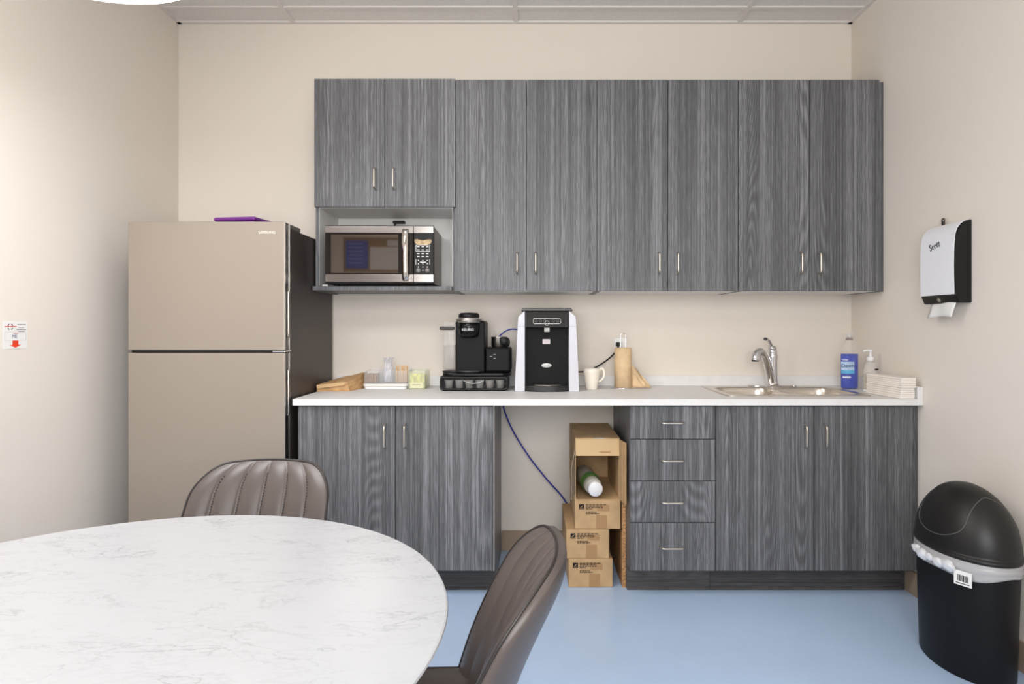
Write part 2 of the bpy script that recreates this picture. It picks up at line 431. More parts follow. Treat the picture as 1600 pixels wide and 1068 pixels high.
t = thing('sink_cabinet', 'grey woodgrain base cabinet with two doors under the sink', 'cabinet', (1.26, -0.3, 0), 'grey base cabinets')
base_carcass(t, 0.8175, 1.7095)
door(t, 0.817, 1.262, ZD0, ZD1, YB, (1.217, 0.735, True)); door(t, 1.262, 1.7095, ZD0, ZD1, YB, (1.307, 0.735, True))
bxp('filler_strip', M_wood, t, 1.710, 1.7395, YBC - 0.003, YBC + 0.016, ZD0, 0.873)
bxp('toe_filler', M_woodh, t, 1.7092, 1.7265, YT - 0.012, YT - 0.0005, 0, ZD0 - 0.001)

# ------------------------------------------------------------------ worktop
SX0, SX1, SY0, SY1 = 0.893, 1.572, -0.535, -0.062     # sink rim
t = thing('worktop', 'long white laminate worktop with low splash running to the right wall', 'worktop', (0.33, -0.3, ZK - 0.0292))
bm = bmesh.new()
zb = ZK - 0.0292; hx0, hx1, hy0, hy1 = SX0 + 0.018, SX1 - 0.018, SY0 + 0.018, SY1 - 0.018
box(bm, -1.082, hx0, -0.635, -0.001, zb, ZK); box(bm, hx1, XR - 0.001, -0.635, -0.001, zb, ZK)
box(bm, hx0, hx1, -0.635, hy0, zb, ZK); box(bm, hx0, hx1, hy1, -0.001, zb, ZK)
obj('slab', bm, M_counter, t)
bxp('back_splash', M_counter, t, -1.082, XR - 0.027, -0.020, -0.001, ZK + 0.0002, 0.958, bev=0.002)
bxp('side_splash', M_counter, t, XR - 0.0265, XR - 0.001, -0.637, -0.001, zb, 0.958, bev=0.002)

# ------------------------------------------------------------------ sink and faucet
t = thing('sink', 'stainless steel double bowl drop-in sink in the white worktop', 'sink', ((SX0 + SX1) / 2, -0.3, ZK))
bowls = [(SX0 + 0.035, 1.222, SY0 + 0.032, SY1 - 0.085), (1.244, SX1 - 0.035, SY0 + 0.032, SY1 - 0.085)]
bm = bmesh.new(); es = []
def loop(bm, pts, z):
    vs = [bm.verts.new((x, y, z)) for x, y in pts]
    return vs, [bm.edges.new((vs[i], vs[(i + 1) % len(vs)])) for i in range(len(vs))]
outer, e = loop(bm, rrect(SX0, SX1, SY0, SY1, 0.03), ZK + 0.0055); es += e
for b in bowls:
    _, e = loop(bm, rrect(*b, 0.07), ZK + 0.0055); es += e
bmesh.ops.triangle_fill(bm, use_beauty=True, edges=es)
low = [bm.verts.new((v.co.x, v.co.y, ZK + 0.0003)) for v in outer]
for i in range(len(outer)):
    j = (i + 1) % len(outer); bm.faces.new((outer[i], outer[j], low[j], low[i]))
obj('rim', bm, M_steel, t)
for b in bowls:
    bm = bmesh.new(); rings = []
    for dz, ins, rr in ((0.0055, 0, 0.07), (0.0, 0.004, 0.068), (-0.02, 0.007, 0.066), (-0.13, 0.014, 0.062), (-0.152, 0.024, 0.055), (-0.160, 0.045, 0.04), (-0.164, 0.10, 0.03)):
        rings.append([bm.verts.new((x, y, ZK + dz)) for x, y in rrect(b[0] + ins, b[1] - ins, b[2] + ins, b[3] - ins, rr)])
    for r0, r1 in zip(rings, rings[1:]):
        for i in range(len(r0)):
            f = bm.faces.new((r0[i], r0[(i + 1) % len(r0)], r1[(i + 1) % len(r0)], r1[i])); f.smooth = True
    bm.faces.new(rings[-1])
    bo = obj('bowl', bm, M_steel, t)
    so = bo.modifiers.new('thickness', 'SOLIDIFY'); so.thickness = 0.0012; so.offset = 1
    bm = bmesh.new(); lathe(bm, [(0.0, 0.004), (0.030, 0.004), (0.042, 0.002), (0.043, 0.0)], ((b[0] + b[1]) / 2, (b[2] + b[3]) / 2, ZK - 0.1638), 24, cap=False)
    obj('drain', bm, M_chrome, bo)

t = thing('faucet', 'chrome pull-out kitchen faucet with lever handle behind the sink', 'faucet', (1.262, -0.105, ZK + 0.006))
fx, fy, fz = 1.268, -0.103, ZK + 0.0058
bm = bmesh.new(); poly = rrect(fx - 0.13, fx + 0.125, fy - 0.028, fy + 0.028, 0.027)
prism(bm, poly, fz, fz + 0.007, 'z', bev=0.003); obj('base_plate', bm, M_chrome, t)
bm = bmesh.new(); lathe(bm, [(0.034, 0.0), (0.031, 0.010), (0.026, 0.03), (0.0245, 0.10), (0.0255, 0.15), (0.0255, 0.163), (0.023, 0.168), (0.0245, 0.172), (0.024, 0.183), (0.018, 0.195), (0.0, 0.199)], (fx, fy, fz + 0.007), 28)
obj('body', bm, M_chrome, t)
bm = bmesh.new()
p = smooth_path([(fx - 0.008, fy - 0.006, fz + 0.012), (fx - 0.018, fy - 0.016, fz + 0.055), (fx - 0.036, fy - 0.03, fz + 0.115), (fx - 0.056, fy - 0.042, fz + 0.160), (fx - 0.078, fy - 0.054, fz + 0.184)], 6)
tube(bm, p, [0.0225 - 0.004 * i / (len(p) - 1) for i in range(len(p))], 16); obj('spout', bm, M_chrome, t)
bm = bmesh.new()
p = smooth_path([(fx - 0.070, fy - 0.050, fz + 0.178), (fx - 0.090, fy - 0.060, fz + 0.187), (fx - 0.108, fy - 0.070, fz + 0.176), (fx - 0.117, fy - 0.077, fz + 0.156), (fx - 0.120, fy - 0.080, fz + 0.140)], 5)
tube(bm, p, [0.0195 + 0.005 * i / (len(p) - 1) for i in range(len(p))], 16); sh = obj('spray_head', bm, M_chrome, t)
bm = bmesh.new(); lathe(bm, [(0.0, 0.0), (0.017, 0.0), (0.018, 0.003)], (fx - 0.1203, fy - 0.0803, fz + 0.1365), 16, cap=False); obj('aerator', bm, M_black, sh)
bm = bmesh.new()
p = smooth_path([(fx + 0.002, fy, fz + 0.198), (fx - 0.008, fy - 0.006, fz + 0.213), (fx - 0.020, fy - 0.014, fz + 0.232), (fx - 0.034, fy - 0.024, fz + 0.248), (fx - 0.050, fy - 0.036, fz + 0.252)], 5)
tube(bm, p, [0.013, 0.012, 0.0115, 0.011, 0.0105] + [0.010 + 0.002 * i / (len(p) - 6) for i in range(len(p) - 5)], 12, flat=0.7); obj('lever', bm, M_chrome, t)
bm = bmesh.new(); lathe(bm, [(0.021, 0), (0.0235, 0.006), (0.016, 0.018), (0.0, 0.021)], (fx, fy, fz + 0.196), 20); obj('cap', bm, M_chrome, t)

# ------------------------------------------------------------------ refrigerator
M_fridge = mat('fridge_champagne', (156, 145, 133), 0.34, 0.25, bump=(700, 0.03))
M_fside = mat('fridge_side', (62, 55, 52), 0.42, 0.2, bump=(500, 0.06))
t = thing('refrigerator', 'champagne top-freezer refrigerator with dark sides in the left corner', 'refrigerator', (-1.44, -0.36, 0))
FX0, FX1, FY = -1.787, -1.0985, -0.682
bxp('body', M_fside, t, FX0 + 0.002, FX1, FY + 0.066, -0.035, 0.03, 1.667, bev=0.004)
for z0, z1, hz0, hz1 in ((1.1235, 1.6885, 1.185, 1.385), (0.07, 1.1115, 0.835, 1.035)):
    d = bxp('door', mat('fridge_door_side', (34, 34, 36), 0.25), t, FX0, FX1 - 0.003, FY + 0.012, FY + 0.062, z0, z1, bev=0.002)
    bxp('front_panel', M_fridge, d, FX0, FX1, FY, FY + 0.0118, z0, z1, bev=0.003)
    bxp('edge_trim', mat('bright_trim', (225, 220, 214), 0.25, 0.9), d, FX1 - 0.0029, FX1 + 0.0008, FY + 0.0025, FY + 0.009, z0 + 0.003, z1 - 0.003)
    bxp('body_trim', M_steel, d, FX1 - 0.0029, FX1 + 0.0002, FY + 0.058, FY + 0.0615, z0, z1)
    bm = bmesh.new(); y = FY + 0.037
    tube(bm, [(FX1 - 0.001, y, hz0), (FX1 + 0.0015, y, hz0 + 0.006), (FX1 + 0.0015, y, hz1 - 0.006), (FX1 - 0.001, y, hz1)], 0.0035, 8)
    lathe(bm, [(0.0055, 0), (0.0055, 0.004), (0, 0.0045)], (0, 0, 0), 12, M=Matrix.Translation((FX1 - 0.001, y, hz0)) @ Matrix.Rotation(math.pi / 2, 4, 'Y'))
    obj('grip_insert', bm, M_steel, d)
bm = bmesh.new(); text_bm(bm, 'SAMSUNG', 0.0165, facing_front(-1.176, FY - 0.0002, 1.641)); obj('brand_lettering', bm, mat('silver_print', (238, 232, 224), 0.3), t)
bxp('gap_strip', M_black_g, t, FX0 + 0.004, FX1 - 0.004, FY + 0.02, FY + 0.06, 1.1118, 1.1232)
bm = bmesh.new(); box(bm, FX1 - 0.055, FX1 + 0.001, FY + 0.003, FY + 0.075, 1.1142, 1.1212, bev=0.002); obj('middle_hinge', bm, M_chrome, t)
bxp('hinge_cover', mat('hinge_grey', (96, 90, 86), 0.5), t, FX1 - 0.10, FX1 - 0.004, FY + 0.067, FY + 0.20, 1.6672, 1.690, bev=0.006)
bxp('kick_plate', M_black, t, FX0 + 0.01, FX1 - 0.01, FY + 0.02, FY + 0.064, 0.012, 0.068)
for x in (FX0 + 0.06, FX1 - 0.06):
    for y in (FY + 0.10, -0.09):
        bm = bmesh.new(); lathe(bm, [(0.02, 0), (0.02, 0.02), (0.012, 0.031)], (x, y, 0), 12); obj('foot', bm, M_black, t)

t = thing('container', 'flat purple plastic container lying on top of the refrigerator', 'container', (-1.37, -0.46, 1.667))
M_pur = mat('purple_plastic', (138, 62, 168), 0.3); R10 = Matrix.Translation((-1.372, -0.475, 1.667)) @ Matrix.Rotation(math.radians(-9), 4, 'Z')
bm = bmesh.new(); box(bm, -0.098, 0.098, -0.075, 0.075, 0.0003, 0.046, bev=0.010, M=R10); obj('tray', bm, M_pur, t)
bm = bmesh.new(); vs = box(bm, -0.104, 0.104, -0.080, 0.080, 0.0465, 0.066, bev=0.008, M=R10); obj('lid', bm, mat('purple_dark', (112, 48, 132), 0.3), t)

# ------------------------------------------------------------------ microwave
MX0, MX1, MY, MZ0, MZ1 = -1.028, -0.498, -0.370, 1.4375, 1.722
t = thing('microwave', 'stainless and black microwave oven on the open cabinet shelf', 'microwave', ((MX0 + MX1) / 2, -0.22, 1.426))
M_glass = mat('microwave_window', (132, 126, 122), 0.03, 1.0)
M_mblack = mat('microwave_black', (44, 38, 36), 0.12, 0.6)
M_mst = mat('microwave_steel', (140, 134, 130), 0.2, 1.0)
mw = []
mw.append(bxp('case', mat('microwave_case', (150, 142, 135), 0.4, 0.6), t, MX0 + 0.002, MX1 - 0.001, MY + 0.030, -0.045, MZ0, MZ1 - 0.002, bev=0.003))
xs = -0.597                                            # split between door and control panel
d = bxp('door', M_mblack, t, MX0, xs - 0.001, MY, MY + 0.029, MZ0, MZ1, bev=0.003)
bxp('top_trim', M_mst, d, MX0 + 0.001, xs - 0.0015, MY - 0.003, MY - 0.0002, MZ1 - 0.037, MZ1 - 0.003, bev=0.001)
bxp('bottom_trim', M_mst, d, MX0 + 0.001, xs - 0.0015, MY - 0.003, MY - 0.0002, MZ0 + 0.008, MZ0 + 0.045, bev=0.001)
bxp('window', M_glass, d, MX0 + 0.03, xs - 0.075, MY - 0.0015, MY - 0.0002, MZ0 + 0.052, MZ1 - 0.045)
bm = bmesh.new()
p = smooth_path([(xs - 0.036, MY + 0.0, MZ0 + 0.012), (xs - 0.036, MY - 0.028, MZ0 + 0.030), (xs - 0.036, MY - 0.037, MZ0 + 0.14), (xs - 0.036, MY - 0.028, MZ1 - 0.035), (xs - 0.036, MY + 0.0, MZ1 - 0.014)], 8)
for a, b in zip(p, p[1:]):
    pass
ring = []
for q in p:
    ring.append([bm.verts.new((q.x + dx, q.y + dy, q.z)) for dx, dy in ((-0.0145, 0), (0.0145, 0), (0.0145, 0.007), (-0.0145, 0.007))])
for a, b in zip(ring, ring[1:]):
    for i in range(4):
        f = bm.faces.new((a[i], a[(i + 1) % 4], b[(i + 1) % 4], b[i])); f.smooth = (i in (0, 2))
bm.faces.new(ring[0]); bm.faces.new(ring[-1])
obj('handle', bm, mat('handle_mirror', (205, 200, 196), 0.08, 1.0), d)
c = bxp('control_panel', mat('panel_black', (22, 18, 17), 0.4, spec=0.25), t, xs + 0.0005, MX1, MY, MY + 0.029, MZ0, MZ1, bev=0.003)
bxp('top_trim', M_mst, c, xs + 0.001, MX1 - 0.001, MY - 0.003, MY - 0.0002, MZ1 - 0.037, MZ1 - 0.003, bev=0.001)
bxp('bottom_trim', M_mst, c, xs + 0.001, MX1 - 0.001, MY - 0.003, MY - 0.0002, MZ0 + 0.008, MZ0 + 0.045, bev=0.001)
def mpx(px, py): return ((px - CX) * 3.05 / F, CZ - (py - CY) * 3.05 / F)
bm = bmesh.new()
def flat(x0, y0, x1, y1):
    a = mpx(x0, y0); b = mpx(x1, y1); box(bm, a[0], b[0], MY - 0.0006, MY - 0.0001, b[1], a[1])
for x0, y0, x1, y1 in ((648, 382, 668, 382.7), (648, 392, 670, 392.7), (648, 382, 648.7, 392.7), (669.3, 382, 670, 392.7), (648, 404.5, 648.6, 413), (669.4, 404.5, 670, 413), (654.5, 408.4, 664, 409.6), (650, 379, 668, 380.2)):
    flat(x0, y0, x1, y1)
for i, cxp in enumerate((652, 659, 666)):
    for j, cyp in enumerate((384.8, 390, 395.8, 400.6)): flat(cxp - 1.9, cyp - 0.7, cxp + 1.9, cyp + 0.7)
    for j, cyp in enumerate((406.4, 411.5, 416.5)): flat(cxp - 0.7, cyp - 0.8, cxp + 0.7, cyp + 0.8)
flat(658.3, 421, 659.7, 422.8)
obj('keypad_print', bm, mat('keypad_white', (222, 218, 214), 0.5), c)
for cxp in (652, 666):
    bm = bmesh.new(); a = mpx(cxp, 422); lathe(bm, [(0.0, 0), (0.0105, 0), (0.0115, 0.0012), (0.0, 0.0014)], (0, 0, 0), 16, M=Matrix.Translation((a[0], MY - 0.0001, a[1])) @ Matrix.Rotation(math.pi / 2, 4, 'X'))
    obj('start_button', bm, mat('button_grey', (132, 128, 124), 0.4), c)
bm = bmesh.new(); pts = []
for k in range(40):                                     # two round lobes joined by a bar
    a = 2 * math.pi * k / 40; x = 0.042 * math.cos(a); z = (0.010 + 0.012 * abs(math.cos(a)) ** 1.5) * math.sin(a) + 0.008 * math.cos(a) ** 2
    pts.append((x - 0.551, z + 1.639))
prism(bm, pts, MY - 0.0009, MY - 0.0002, 'y'); obj('sticker', bm, mat('sticker_gold', (170, 146, 110), 0.5, var=(60, 0.3)), c)
for x in (MX0 + 0.04, MX1 - 0.04):
    for y in (MY + 0.06, -0.09):
        bm = bmesh.new(); lathe(bm, [(0.012, 0), (0.014, 0.0112)], (x, y, 1.4261), 12); obj('foot', bm, M_black, t)
# turned a touch on its shelf
t.rotation_euler.z = math.radians(1.6)

bm = bmesh.new(); box(bm, -0.014, 0.014, -0.010, 0.010, 0.0003, 0.009, bev=0.003, M=Matrix.Translation((-1.036, -0.335, 1.4259)) @ Matrix.Rotation(0.4, 4, 'Z'))
tag(obj('paper_packet', bm, M_paper), 'tiny white packet on the shelf beside the microwave left foot', 'packet')
t = thing('power_cord', 'black microwave power cord with plug under the niche top', 'cord', (-0.745, -0.03, 1.74))
bm = bmesh.new(); tube(bm, smooth_path([(-0.790, -0.035, 1.60), (-0.782, -0.030, 1.72), (-0.768, -0.030, 1.765), (-0.752, -0.026, 1.795)], 5), 0.0045, 8); obj('cable', bm, M_black, t)
bm = bmesh.new(); box(bm, -0.770, -0.705, -0.040, -0.0085, 1.787, 1.802, bev=0.004); obj('plug', bm, M_black, t)

# ------------------------------------------------------------------ coffee maker on pod drawer
DX0, DX1, DYF, DZ1 = -0.474, -0.1345, -0.305, 0.977
t = thing('pod_drawer', 'low black coffee pod drawer with clear front under the coffee maker', 'pod drawer', ((DX0 + DX1) / 2, -0.17, ZK))
bm = bmesh.new()
box(bm, DX0, DX1, DYF + 0.012, -0.035, DZ1 - 0.012, DZ1, bev=0.004); box(bm, DX0, DX1, DYF + 0.012, -0.035, ZK + 0.006, ZK + 0.012, bev=0.002)
box(bm, DX0, DX0 + 0.008, DYF + 0.012, -0.035, ZK + 0.010, DZ1 - 0.010); box(bm, DX1 - 0.008, DX1, DYF + 0.012, -0.035, ZK + 0.010, DZ1 - 0.010)
box(bm, DX0 + 0.008, DX1 - 0.008, -0.045, -0.036, ZK + 0.010, DZ1 - 0.010)
obj('frame', bm, M_black, t)
bm = bmesh.new()
tube(bm, [(x, DYF + 0.005, z) for x, z in rrect(DX0 + 0.004, DX1 - 0.004, ZK + 0.010, DZ1 - 0.006, 0.012, 4)], 0.0045, 8, closed=True)
obj('front_frame', bm, M_black_g, t)
bxp('front_pane', mat('smoked_pane', (60, 60, 62), 0.05, alpha=0.22, spec=0.2), t, DX0 + 0.008, DX1 - 0.008, DYF + 0.004, DYF + 0.006, ZK + 0.014, DZ1 - 0.010)
bm = bmesh.new(); xm = (DX0 + DX1) / 2
tube(bm, smooth_path([(xm - 0.052, DYF + 0.001, ZK + 0.056), (xm - 0.030, DYF - 0.004, ZK + 0.044), (xm, DYF - 0.006, ZK + 0.040), (xm + 0.030, DYF - 0.004, ZK + 0.044), (xm + 0.052, DYF + 0.001, ZK + 0.056)], 4), 0.0024, 8); obj('pull', bm, mat('grey_pull', (170, 170, 172), 0.3), t)
for x in (DX0 + 0.02, DX1 - 0.02):
    for y in (DYF + 0.03, -0.06):
        bm = bmesh.new(); lathe(bm, [(0.008, 0), (0.009, 0.0061)], (x, y, ZK + 0.0001), 10); obj('foot', bm, M_black, t)
POD = [q + ' coffee pod in the row behind the clear drawer front' for q in ('leftmost white', 'second from left', 'third from left', 'third from right', 'second from right', 'rightmost white')]
pod = None
for k in range(6):
    x = DX0 + 0.040 + k * 0.052
    if pod is None:
        pod = thing('coffee_pod', POD[0], 'coffee pod', (x, DYF + 0.045, ZK + 0.0122), 'coffee pods in the drawer')
        bm = bmesh.new(); lathe(bm, [(0.017, 0), (0.021, 0.038), (0.0235, 0.040), (0.0235, 0.0415)], tuple(pod.location), 20); obj('cup', bm, mat('pod_white', (244, 240, 234), 0.5), pod)
        bm = bmesh.new(); lathe(bm, [(0.0, 0.0416), (0.023, 0.0416), (0.023, 0.0424), (0, 0.0426)], tuple(pod.location), 20, cap=False); obj('foil_lid', bm, mat('pod_foil', (150, 130, 110), 0.35, 0.5), pod)
    else:
        c = copy_tree(pod); c['label'] = POD[k]; c.location = (x, DYF + 0.045 + 0.006 * (k % 2), ZK + 0.0122)

z0 = DZ1 + 0.0003
t = thing('coffee_maker', 'black single-serve coffee maker with water tank and milk frother', 'coffee maker', (-0.30, -0.17, z0))
M_kb = mat('coffee_black', (11, 11, 12), 0.5, spec=0.22); M_kg = mat('coffee_gloss', (11, 11, 12), 0.22, spec=0.35)
bm = bmesh.new()
prism(bm, rrect(-0.468, -0.120, -0.285, -0.05, 0.05, 6), z0, z0 + 0.016, 'z', bev=0.004); obj('base', bm, M_kg, t)
bxp('tower', M_kb, t, -0.400, -0.2525, -0.262, -0.05, z0 + 0.0162, 1.252, bev=0.006)
bm = bmesh.new()
pts = [(-0.331 + 0.068 * math.cos(a), -0.262 - 0.055 * math.sin(a)) for a in [math.pi * k / 20 for k in range(21)]]
prism(bm, pts, z0 + 0.0163, z0 + 0.026, 'z', bev=0.002); dt = obj('drip_tray', bm, M_kb, t)
bm = bmesh.new(); tube(bm, [(x, y + 0.001, z0 + 0.0262) for x, y in pts], 0.002, 6); obj('tray_rim', bm, mat('tray_rim_grey', (110, 108, 108), 0.25, 0.8), dt)
hx, hy = -0.331, -0.268
bm = bmesh.new(); lathe(bm, [(0.030, 1.172), (0.046, 1.176), (0.052, 1.19), (0.054, 1.225), (0.054, 1.247)], (hx, hy, 0), 32); hd = obj('brew_head', bm, M_kg, t)
bm = bmesh.new(); text_bm(bm, 'KEURIG', 0.0175, facing_front(hx, hy - 0.0546, 1.212), 0.0006); obj('brand_lettering', bm, mat('silver_text', (222, 222, 224), 0.5), hd)
bm = bmesh.new(); lathe(bm, [(0.0555, 1.2472), (0.0560, 1.250), (0.0550, 1.268), (0.052, 1.272)], (hx, hy, 0), 32); obj('silver_collar', bm, mat('silver_collar', (176, 172, 168), 0.3, 0.7), hd)
bm = bmesh.new(); lathe(bm, [(0.0515, 1.2722), (0.0530, 1.276), (0.052, 1.288), (0.044, 1.296), (0.0, 1.2985)], (hx, hy, 0), 32); obj('lid', bm, M_black, hd)
bm = bmesh.new(); tube(bm, smooth_path([(hx - 0.058, hy + 0.03, 1.265), (hx - 0.060, hy - 0.015, 1.259), (hx - 0.030, hy - 0.052, 1.256), (hx + 0.030, hy - 0.052, 1.256), (hx + 0.060, hy - 0.015, 1.259), (hx + 0.058, hy + 0.03, 1.265)], 5), 0.0042, 8); obj('lift_handle', bm, mat('lift_silver', (150, 146, 142), 0.25, 0.9), hd)
bm = bmesh.new(); box(bm, -0.396, -0.256, -0.259, -0.05, 1.2523, 1.258, bev=0.002); obj('top_plate', bm, M_kg, t)
# water tank
bm = bmesh.new(); box(bm, -0.469, -0.4015, -0.235, -0.065, z0 + 0.024, 1.2535, bev=0.012, seg=3); tk = obj('water_tank', bm, mat('tank_clear', (226, 222, 216), 0.06, alpha=0.30), t)
bm = bmesh.new(); box(bm, -0.465, -0.4055, -0.231, -0.069, z0 + 0.028, 1.131, bev=0.009, seg=2); obj('water', bm, mat('tank_water', (170, 162, 155), 0.05, alpha=0.35), tk)
bm = bmesh.new(); box(bm, -0.470, -0.4012, -0.237, -0.063, z0 + 0.0165, z0 + 0.0238, bev=0.002); obj('tank_foot', bm, M_kg, tk)
bm = bmesh.new(); box(bm, -0.484, -0.408, -0.246, -0.2355, 1.210, 1.228, bev=0.005); obj('tank_handle', bm, mat('tank_handle', (32, 28, 26), 0.35), tk)
# frother base
bm = bmesh.new(); box(bm, -0.2520, -0.121, -0.250, -0.06, z0 + 0.0163, 1.120, bev=0.012, seg=3); fb = obj('frother_base', bm, M_kb, t)
bm = bmesh.new()
for a, b in ((0, 0.010), (0, -0.010), (-0.018, 0.0)):
    box(bm, -0.2025 + a - 0.006, -0.2025 + a + 0.006, -0.2506, -0.2498, 1.075 + b - 0.002, 1.075 + b + 0.002)
obj('frother_marks', bm, mat('mark_grey', (140, 140, 142), 0.5), fb)
bm = bmesh.new(); lathe(bm, [(0.036, 1.1205), (0.040, 1.126), (0.040, 1.172), (0.041, 1.174), (0.038, 1.174), (0.037, 1.14), (0, 1.139)], (-0.185, -0.165, 0), 28); cup = obj('frother_cup', bm, M_steel, t)
bm = bmesh.new(); tube(bm, smooth_path([(-0.152, -0.190, 1.124), (-0.138, -0.200, 1.130), (-0.134, -0.203, 1.150), (-0.142, -0.198, 1.164), (-0.154, -0.190, 1.162)], 5), 0.008, 10); obj('cup_handle', bm, M_black, cup)
bm = bmesh.new(); lathe(bm, [(0, 0), (0.021, 0), (0.021, 0.012), (0.017, 0.016), (0, 0.016)], (0, 0, 0), 20, M=Matrix.Translation((-0.158, -0.2055, 1.152)) @ Matrix.Rotation(math.pi / 2, 4, 'X')); obj('dial', bm, M_black, cup)

tag(part('water_hose', M_blue_tube, None, lambda bm: tube(bm, smooth_path([(-0.205, -0.075, 1.13), (-0.192, -0.085, 1.168), (-0.165, -0.09, 1.196), (-0.130, -0.09, 1.212), (-0.100, -0.085, 1.213), (-0.065, -0.08, 1.208)], 6), 0.0036, 8)), 'blue water hose arching from coffee maker to the water dispenser', 'hose')

# ------------------------------------------------------------------ water dispenser
WX, WY0, WY1 = 0.0625, -0.335, -0.045
t = thing('water_dispenser', 'black and white countertop water dispenser right of the coffee maker', 'water dispenser', (WX, -0.19, ZK))
zb = ZK + 0.0005
M_ws = mat('dispenser_white', (203, 203, 210), 0.35); M_wb = mat('dispenser_black', (15, 14, 14), 0.55, spec=0.2)
for s in (-1, 1):
    poly = [(WX + s * 0.110, zb), (WX + s * 0.158, zb), (WX + s * 0.1605, zb + 0.004), (WX + s * 0.150, zb + 0.235), (WX + s * 0.146, zb + 0.325), (WX + s * 0.143, 1.276), (WX + s * 0.113, 1.304), (WX + s * 0.110, 1.304)]
    bm = bmesh.new(); prism(bm, poly, WY0 + 0.012, WY1, 'y', bev=0.004); sp = obj('side_panel', bm, M_ws, t)
    bxp('panel_seam', mat('seam_grey', (150, 150, 155), 0.5), sp, WX + s * 0.111, WX + s * 0.147, WY0 + 0.0112, WY0 + 0.0122, 1.2272, 1.2284)
bm = bmesh.new()
prism(bm, [(WX - 0.1095, zb), (WX + 0.1095, zb), (WX + 0.1095, 1.303), (WX - 0.1095, 1.303)], -0.255, WY1 + 0.001, 'y', bev=0.002); obj('body', bm, M_wb, t)
bm = bmesh.new(); prism(bm, [(-0.327, 1.2235), (-0.310, 1.303), (-0.256, 1.303), (-0.256, 1.2235)], WX - 0.1094, WX + 0.1094, 'x', bev=0.002); hd = obj('dispense_head', bm, mat('dispenser_head', (24, 22, 22), 0.2), t)
def tilt(u, v): # point on the sloping control face
    k = (v - 1.2235) / (1.303 - 1.2235); return (WX + u, -0.327 + 0.017 * k - 0.0012, v)
bm = bmesh.new()
tube(bm, [tilt(x, z) for x, z in rrect(-0.068, 0.068, 1.241, 1.267, 0.006, 3)], 0.0016, 6, closed=True)
tube(bm, [tilt(0.0 + 0.011 * math.cos(a), 1.2445 + 0.011 * math.sin(a)) for a in [2 * math.pi * k / 20 for k in range(20)]], 0.0016, 6, closed=True); obj('button_frame', bm, mat('button_silver', (196, 194, 190), 0.25, 0.8), hd)
bm = bmesh.new()
for k in range(6):
    if k == 3: continue
    u = -0.054 + k * 0.0215 if k < 3 else -0.054 + k * 0.0215
    tube(bm, [tilt(u + 0.006 * math.cos(a), 1.255 + 0.006 * math.sin(a)) for a in [2 * math.pi * q / 12 for q in range(12)]], 0.0009, 5, closed=True)
obj('buttons', bm, mat('button_dim', (110, 108, 112), 0.4), hd)
bm = bmesh.new(); prism(bm, [(WX - 0.130, 1.304), (WX - 0.122, 1.3185), (WX + 0.122, 1.3185), (WX + 0.130, 1.304)], WY0 + 0.022, WY1 + 0.001, 'y', bev=0.004); obj('top_cover', bm, mat('dispenser_top', (44, 40, 38), 0.25), t)
bxp('spout', mat('spout_grey', (176, 174, 170), 0.35), t, WX - 0.014, WX + 0.014, -0.315, -0.285, 1.2005, 1.2230, bev=0.003)
bm = bmesh.new(); box(bm, WX - 0.021, WX + 0.017, -0.2562, -0.2552, 1.139, 1.163); st = obj('paper_sticker', bm, mat('sticker_pink', (226, 214, 216), 0.6), t)
bm = bmesh.new()
for dz in (-0.003, 0.003): box(bm, WX - 0.014, WX + 0.010, -0.2566, -0.2561, 1.151 + dz - 0.0009, 1.151 + dz + 0.0009)
obj('sticker_print', bm, mat('print_grey', (170, 158, 160), 0.6), st)
bm = bmesh.new(); lathe(bm, [(0.0, 0.0), (1.0, 0.0), (1.0, 0.0014), (0.0, 0.0018)], (0, 0, 0), 32, sx=0.026, sy=0.0105, M=Matrix.Translation((WX - 0.001, -0.2552, 1.030)) @ Matrix.Rotation(math.pi / 2, 4, 'X')); lg = obj('oval_logo', bm, mat('logo_white', (228, 228, 226), 0.3), t)
bm = bmesh.new(); box(bm, WX - 0.012, WX + 0.008, -0.2576, -0.2570, 1.027, 1.0295); box(bm, WX + 0.004, WX + 0.009, -0.2576, -0.2570, 1.031, 1.034); obj('logo_print', bm, mat('logo_grey', (130, 134, 136), 0.5), lg)
bm = bmesh.new()
pts = [(WX + 0.1092 * math.cos(math.pi * k / 24), -0.310 - 0.030 * math.sin(math.pi * k / 24)) for k in range(25)]
pts += [(WX - 0.1092, -0.2555), (WX + 0.1092, -0.2555)]
prism(bm, pts, zb, zb + 0.028, 'z', bev=0.003); dt = obj('drip_tray', bm, mat('tray_dark', (34, 32, 33), 0.3), t)
bm = bmesh.new(); lathe(bm, [(0.0, 0), (1.0, 0), (1.02, 0.002), (0.0, 0.0021)], (WX, -0.29, zb + 0.0282), 32, sx=0.070, sy=0.026, cap=False); obj('tray_grille', bm, M_steel, dt)

t = thing('power_cord', 'black dispenser power cord plugged into the wall outlet', 'cord', (0.45, -0.03, 1.11))
bm = bmesh.new(); tube(bm, smooth_path([(0.455, -0.030, 1.128), (0.452, -0.040, 1.108), (0.420, -0.045, 1.068), (0.370, -0.05, 1.030), (0.315, -0.06, 1.000), (0.265, -0.07, 0.985), (0.225, -0.08, 0.985)], 6), 0.0042, 8); obj('cable', bm, M_black, t)
bm = bmesh.new(); box(bm, 0.445, 0.468, -0.036, -0.0072, 1.120, 1.142, bev=0.004); obj('plug', bm, M_black, t)

